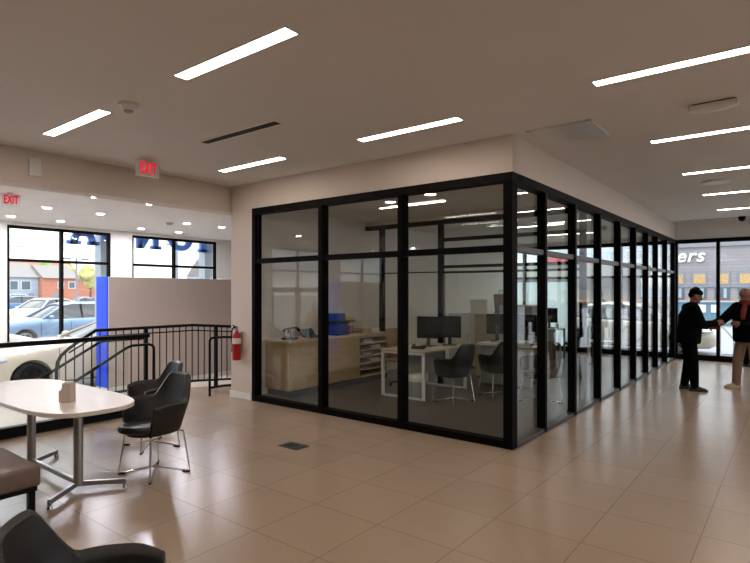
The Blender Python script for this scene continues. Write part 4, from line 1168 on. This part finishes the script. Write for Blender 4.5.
xx = -1.85
for ch, wd in (('c', .9), ('e', .95), ('r', .75), ('s', .8)):
    me = text_mesh(ch, 1.75, .06, .25, .03)
    me.transform(Matrix.Translation((xx + wd / 2 - .15, 0, 0)) @ Matrix.Rotation(R(90), 4, 'X'))
    me.materials.clear(); me.materials.append(M['letter_white'])
    o = bpy.data.objects.new('letter', me); C.objects.link(o); o.parent = t; xx += wd
t = thing('dumpster', 'teal metal container with two pale panels beyond the far facade', 'container', (-3.2, 33, -.12))
b = MB(); b.box((-5.2, 32.4, -.12), (-1.2, 34, 1.05), .03); b.build('body', M['teal'], t, world=True)
for x in (-3.85, -3.3):
    b = MB(); b.box((x - .16, 32.36, .55), (x + .16, 32.4, .95)); b.build('panel', M['white'], t, world=True)
b = MB(); b.box((-5.25, 32.35, 1.02), (-1.15, 34.05, 1.1)); b.build('rim', M['teal'], t, world=True)
t = thing('rack', 'white metal railing with diagonal bars just outside the far facade', 'railing', (-1.32, 16.9, -.12))
b = MB()
for z in (.1, .95): b.bar((-.3, 0, z), (1.6, 0, z), .05)
b.build('rail', M['white'], t)
for k in range(7):
    b = MB(); b.bar((-.28 + .3 * k, 0, .1), (-.28 + .3 * k, 0, .95), .035); b.build('upright', M['white'], t)
for k in range(3):
    b = MB(); b.bar((-.28 + .6 * k, 0, .9), (.32 + .6 * k, 0, .12), .035); b.build('diagonal', M['white'], t)
for x in (-.28, 1.52):
    b = MB(); b.box((x - .05, -.15, 0), (x + .05, .15, .1)); b.build('foot', M['white'], t)
# building with red fascia
t = thing('filling_station', 'pale building with a red canopy fascia beyond the rear office windows', 'building', (-20, 52, -.12))
b = MB(); b.box((-32, 52, -.12), (-12.5, 60, 3.0)); b.build('wall', M['concrete'], t, world=True)
b = MB(); b.box((-18.6, 49.5, 4.1), (-15.4, 56, 4.75)); b.build('fascia', M['red_fascia'], t, world=True)
b = MB(); b.box((-32, 50.0, 3.0), (-11, 57, 4.1)); b.build('canopy', M['concrete'], t, world=True)
for x in (-21.5, -14):
    b = MB(); b.box((x - .2, 50.4, -.12), (x + .2, 50.8, 3.05)); b.build('post', M['trim_grey'], t, world=True)

# ------------------------------------------------------------------ people
def cap(b, p, q, r0, r1):
    p, q = Vector(p), Vector(q)
    b.cyl(p, q, r0, r1, 14); b.ball(p, r0, 12); b.ball(q, r1, 12)
def fuse(b, name, m, parent, vox, smooth=4, org=None):
    me = b.mesh(name)
    o = bpy.data.objects.new(name, me); C.objects.link(o)
    md = o.modifiers.new('r', 'REMESH'); md.mode = 'VOXEL'; md.voxel_size = vox; md.use_smooth_shade = True
    sm = o.modifiers.new('s', 'SMOOTH'); sm.factor = .5; sm.iterations = smooth
    me2 = bpy.data.meshes.new_from_object(o.evaluated_get(bpy.context.evaluated_depsgraph_get()))
    o.modifiers.clear(); o.data = me2; me2.name = name
    me2.materials.clear(); me2.materials.append(m)
    for p in me2.polygons: p.use_smooth = True
    if parent is not None: o.parent = parent
    return o
def esec(b, secs, n=22):
    b.loft([[(cx + rx * math.cos(2 * PI * j / n), cy + ry * math.sin(2 * PI * j / n), z) for j in range(n)] for cx, cy, z, rx, ry in secs])
def hand(b, w, d, nrm, side, curl=.5, sc=1.0):
    """w wrist, d pointing direction, nrm palm normal (fingers curl toward it)"""
    d = Vector(d).normalized(); nrm = Vector(nrm); nrm = (nrm - d * nrm.dot(d)).normalized(); sd = d.cross(nrm) * side
    w = Vector(w)
    mt = Matrix((sd, d, nrm)).transposed()
    b.ellips(w + d * .05 * sc, (.041 * sc, .054 * sc, .015 * sc), mt)
    for k, (off, L) in enumerate(((-.03, .07), (-.01, .08), (.011, .074), (.031, .058))):
        p0 = w + d * .085 * sc + sd * off * sc
        d1 = (d * math.cos(curl * .6) + nrm * math.sin(curl * .6)); d2 = (d * math.cos(curl * 1.6) + nrm * math.sin(curl * 1.6))
        p1 = p0 + d1 * L * .5 * sc; p2 = p1 + d2 * L * .5 * sc
        cap(b, p0 - d * .02, p1, .0095 * sc, .0085 * sc); cap(b, p1, p2, .0085 * sc, .007 * sc)
    p0 = w + d * .03 * sc - sd * .034 * sc
    d1 = (d * .6 - sd * .65 + nrm * .4).normalized(); d2 = (d * .9 - sd * .1 + nrm * .45).normalized()
    cap(b, p0, p0 + d1 * .04 * sc, .012 * sc, .0105 * sc); cap(b, p0 + d1 * .04 * sc, p0 + d1 * .04 * sc + d2 * .03 * sc, .0105 * sc, .008 * sc)

def person(label, loc, yaw, J, jac, tro, shoe, hairm, cover='hair', collar=None, vox=.0065, bulk=1.0, group=None):
    """J: joints in local metres, facing +Y, x to the person's right"""
    H = Vector(J['head']); N = Vector(J['neck']); Pv = Vector(J['pelvis']); Ch = (Vector(J['sh_r']) + Vector(J['sh_l'])) / 2
    ft = Vector(J['look']).normalized()
    b = MB()
    esec(b, [(Pv.x, Pv.y, Pv.z - .08, .13, .1), (Pv.x, Pv.y, Pv.z, .155, .11), (Pv.x * .6 + Ch.x * .4, Pv.y * .6 + Ch.y * .4 , Pv.z * .6 + Ch.z * .4, .14, .105), (Pv.x * .25 + Ch.x * .75, Pv.y * .25 + Ch.y * .75, Pv.z * .25 + Ch.z * .75, .16, .115), (Ch.x, Ch.y, Ch.z - .02, .15, .09), (N.x, N.y, N.z - .03, .07, .065)])
    cap(b, N - Vector((0, .0, .06)), N.lerp(H, .5), .058, .055)
    side = ft.cross(Vector((0, 0, 1))).normalized(); up = side.cross(ft).normalized()
    hm = Matrix((side, ft, up)).transposed()
    b.ellips(H + up * .02, (.075, .095, .1), hm, 20)
    b.ellips(H + ft * .025 - up * .055, (.056, .068, .062), hm, 16)       # jaw
    b.ellips(H + ft * .095 - up * .012, (.013, .02, .024), hm, 10)        # nose
    b.ellips(H + ft * .085 - up * .055, (.024, .012, .009), hm, 10)       # mouth
    for s in (-1, 1):
        b.ellips(H + side * s * .077 - up * .005 - ft * .005, (.011, .02, .031), hm, 10)
        b.ellips(H + side * s * .032 + ft * .08 + up * .03, (.022, .014, .008), hm, 10)
    for s in 'rl':
        sg = 1 if s == 'r' else -1
        S_, E_, W_ = (Vector(J[k + s]) for k in ('sh_', 'el_', 'wr_'))
        cap(b, S_, E_, .05, .04); cap(b, E_, W_, .039, .028)
        hand(b, W_, J['hd_' + s], J['hn_' + s], sg, J.get('curl', .6))
        h, k, a = (Vector(J[q + s]) for q in ('hip_', 'kn_', 'an_'))
        cap(b, h, k, .08, .055); cap(b, k, a, .054, .036)
        tv = Vector((*J['toe_' + s], 0)).normalized()
        cap(b, a - Vector((0, 0, .04)), a + tv * .14 - Vector((0, 0, .055)), .035, .025)
    body = fuse(b, 'person', M['skin'], None, vox, 3)
    body.location = loc; body.rotation_euler = (0, 0, yaw)
    tag(body, label, 'person', group)
    # jacket
    k = bulk
    b = MB()
    jl = J.get('jacket_len', .08)
    esec(b, [(Pv.x, Pv.y, Pv.z - jl, .185 * k, .15 * k), (Pv.x, Pv.y, Pv.z - jl + .04, .195 * k, .158 * k), (Pv.x * .6 + Ch.x * .4, Pv.y * .6 + Ch.y * .4 + .01, Pv.z * .6 + Ch.z * .4, .19 * k, .158 * k), (Pv.x * .25 + Ch.x * .75, Pv.y * .25 + Ch.y * .75, Pv.z * .25 + Ch.z * .75, .2 * k, .15 * k), (Ch.x, Ch.y, Ch.z, .185 * k, .115), (N.x, N.y, N.z - .005, .095, .085), (N.x, N.y + .005, N.z + .035, .078, .076)])
    for s in 'rl':
        S_, E_, W_ = (Vector(J[q + s]) for q in ('sh_', 'el_', 'wr_'))
        cap(b, S_, E_, .078 * k, .062 * k); cap(b, E_, E_.lerp(W_, .93), .06 * k, .046)
    fuse(b, 'jacket', jac, body, .011, 3)
    b = MB()
    esec(b, [(Pv.x, Pv.y, Pv.z - .16, .165, .125), (Pv.x, Pv.y, Pv.z - .06, .172, .13), (Pv.x, Pv.y, Pv.z + .08, .155, .12)])
    for s in 'rl':
        h, kn, a = (Vector(J[q + s]) for q in ('hip_', 'kn_', 'an_'))
        cap(b, h, kn, .098, .078); cap(b, kn, a + Vector((0, 0, .0)), .076, .066)
    fuse(b, 'trousers', tro, body, .011, 3)
    for s in 'rl':
        a = Vector(J['an_' + s]); tv = Vector((*J['toe_' + s], 0)).normalized(); z0 = a.z - .09
        b = MB(); sv = Vector((tv.y, -tv.x, 0))
        def fs(u, wd, z1):
            c = a + tv * u
            return [(c.x + sv.x * wd * q, c.y + sv.y * wd * q, z0 + z) for q, z in ((-1, 0), (1, 0), (1.05, .03), (.8, z1 * .75), (.4, z1), (-.4, z1), (-.8, z1 * .75), (-1.05, .03))]
        b.loft([fs(-.075, .025, .05), fs(-.06, .038, .1), fs(0, .042, .115), (fs(.06, .045, .085)), fs(.12, .05, .06), fs(.165, .044, .05), fs(.19, .022, .03)])
        b.build('shoe', shoe, body, True)
    if cover == 'hat':
        b = MB(); b.ellips(H + up * .078 - ft * .012, (.089, .106, .066), hm, 20); b.ellips(H + up * .02 - ft * .06, (.078, .056, .06), hm, 14); b.ellips(H + up * .125 - ft * .03, (.05, .055, .045), hm, 14)
        b.bm.verts.ensure_lookup_table()
        fuse(b, 'beanie', hairm, body, .009, 3)
    elif cover == 'hair':
        b = MB(); b.ellips(H + up * .04 - ft * .022, (.084, .092, .09), hm, 20); b.ellips(H - ft * .05 - up * .02, (.07, .055, .06), hm, 14)
        fuse(b, 'hair', hairm, body, .009, 2)
    elif cover == 'fringe':
        b = MB(); b.ellips(H - ft * .045 - up * .005, (.08, .06, .045), hm, 16)
        fuse(b, 'hair', hairm, body, .009, 2)
    for s in (-1, 1):
        b = MB(); b.ball(H + side * s * .032 + ft * .083 + up * .017, .009, 10); b.build('eye', M['screen'], body, True)
    if collar:
        b = MB(); b.tube([(N.x + .085 * math.cos(q), N.y + .012 + .085 * math.sin(q), N.z + .02 + .012 * math.sin(2 * q)) for q in [2 * PI * j / 20 for j in range(20)]], .036, 10, True)
        b.tube([(N.x - .02, N.y + .1, N.z), (N.x - .03, N.y + .155, N.z - .12), (N.x - .03, N.y + .168, N.z - .26)], [.035, .042, .035], 10)
        b.build('scarf', collar, body, True)
    return body
def J0(**kw):
    d = dict(head=(0, .05, 1.57), neck=(0, .01, 1.44), look=(0, 1, -.1), pelvis=(0, 0, .92), sh_r=(.185, 0, 1.375), sh_l=(-.185, 0, 1.375),
             el_r=(.25, -.04, 1.1), el_l=(-.25, -.04, 1.1), wr_r=(.25, .05, .87), wr_l=(-.25, .05, .87), hd_r=(0, .1, -1), hd_l=(0, .1, -1), hn_r=(-1, 0, 0), hn_l=(1, 0, 0),
             hip_r=(.085, 0, .88), hip_l=(-.085, 0, .88), kn_r=(.1, .02, .48), kn_l=(-.1, .02, .48), an_r=(.11, -.02, .09), an_l=(-.11, -.02, .09), toe_r=(.15, 1), toe_l=(-.15, 1))
    d.update(kw); return d
def face(fx, fy): return math.atan2(-fx, fy)
# man in the beanie, side-on, reaching forward
person('person in black jacket, black trousers and black beanie, reaching out an arm', (-1.43, 10.38, 0), face(.93, .36),
       J0(head=(0, .1, 1.55), neck=(0, .05, 1.43), look=(0, 1, -.35), sh_r=(.18, .04, 1.36), sh_l=(-.18, .02, 1.36),
          el_r=(.24, .14, 1.1), wr_r=(.06, .39, 1.13), hd_r=(-.25, 1, .15), hn_r=(-.9, 0, -.3), el_l=(-.24, .1, 1.1), wr_l=(-.06, .3, 1.05), hd_l=(.4, 1, 0), hn_l=(.9, -.2, 0),
          kn_r=(.1, .05, .48), an_r=(.11, .06, .09), an_l=(-.1, -.04, .09), jacket_len=.14),
       M['cloth_black'], M['cloth_black'], M['shoe_black'], M['cloth_black'], 'hat', bulk=1.14)
person('person in black jacket, red scarf and khaki trousers, turned to the person in the beanie', (-.64, 11.0, 0), face(-.5, -.87),
       J0(head=(0, .06, 1.585), look=(.35, 1, -.3), el_r=(.35, .17, 1.13), wr_r=(.29, .44, 1.12), hd_r=(.05, 1, .05), hn_r=(-.9, 0, -.3), el_l=(-.28, .02, 1.08), wr_l=(-.04, .25, 1.11), hd_l=(.8, .5, .1), hn_l=(.1, -.8, -.2),
          hip_r=(.1, 0, .88), kn_r=(.16, .03, .48), an_r=(.19, .02, .09), kn_l=(-.11, .0, .48), an_l=(-.13, -.05, .09), toe_r=(.5, 1), jacket_len=.12),
       M['cloth_navy'], M['cloth_khaki'], M['shoe_tan'], M['hair_grey'], 'fringe', M['cloth_red'], bulk=1.22)
person('person in dark clothes by the far facade, mostly hidden at the photo edge', (-.78, 14.4, 0), face(-.6, .8),
       J0(), M['cloth_black'], M['cloth_black'], M['shoe_black'], M['hair_grey'], 'hair', vox=.009)
person('person in tan jacket and jeans in the showroom, seen reflected in the glass office', (-13.7, -3.3, LOW), face(.8, .6),
       J0(), M['cloth_tan'], M['cloth_jean'], M['shoe_black'], M['hair_brown'], 'hair', vox=.009)

# ------------------------------------------------------------------ sky
W = bpy.data.worlds.new('overcast_sky'); S.world = W
W.use_nodes = True
t = W.node_tree; t.nodes.clear()
out = t.nodes.new('ShaderNodeOutputWorld'); bg = t.nodes.new('ShaderNodeBackground')
tc = t.nodes.new('ShaderNodeTexCoord'); mp = t.nodes.new('ShaderNodeMapping'); mp.inputs['Scale'].default_value = (1.6, 1.6, 7)
nz = t.nodes.new('ShaderNodeTexNoise'); nz.inputs['Scale'].default_value = 2.2; nz.inputs['Detail'].default_value = 5
rp = t.nodes.new('ShaderNodeValToRGB')
rp.color_ramp.elements[0].position = .4; rp.color_ramp.elements[0].color = (.36, .46, .58, 1)
rp.color_ramp.elements[1].position = .62; rp.color_ramp.elements[1].color = (1, 1, 1, 1)
sx = t.nodes.new('ShaderNodeSeparateXYZ'); t.links.new(tc.outputs['Generated'], sx.inputs[0])
gz = t.nodes.new('ShaderNodeMapRange'); gz.inputs['From Min'].default_value = .2; gz.inputs['From Max'].default_value = .8
gz.inputs['To Min'].default_value = 1; gz.inputs['To Max'].default_value = 2.6
t.links.new(sx.outputs[2], gz.inputs[0])
vm = t.nodes.new('ShaderNodeVectorMath'); vm.operation = 'SCALE'
t.links.new(rp.outputs['Color'], vm.inputs[0]); t.links.new(gz.outputs[0], vm.inputs['Scale'])
t.links.new(tc.outputs['Generated'], mp.inputs[0]); t.links.new(mp.outputs[0], nz.inputs['Vector']); t.links.new(nz.outputs['Fac'], rp.inputs['Fac'])
t.links.new(vm.outputs[0], bg.inputs['Color']); bg.inputs['Strength'].default_value = 2.5
t.links.new(bg.outputs[0], out.inputs['Surface'])

# ------------------------------------------------------------------ camera
cam = bpy.data.cameras.new('camera'); co = bpy.data.objects.new('camera', cam); C.objects.link(co)
co.location = (0, 0, 1.65); co.rotation_euler = (R(90), 0, R(37.85)); cam.shift_y = 9.5 / 750
cam.sensor_width = 36; cam.lens = 543 / 750 * 36; cam.clip_end = 600; cam.clip_start = .05
S.camera = co
S.view_settings.view_transform = 'Standard'
S.view_settings.look = 'None'
S.view_settings.exposure = 0
S.view_settings.gamma = 1
S.view_settings.use_curve_mapping = False
S.cycles.transparent_max_bounces = 40
S.cycles.max_bounces = 10
S.cycles.diffuse_bounces = 5
S.cycles.glossy_bounces = 5
S.cycles.use_denoising = True
S.cycles.sample_clamp_indirect = 6
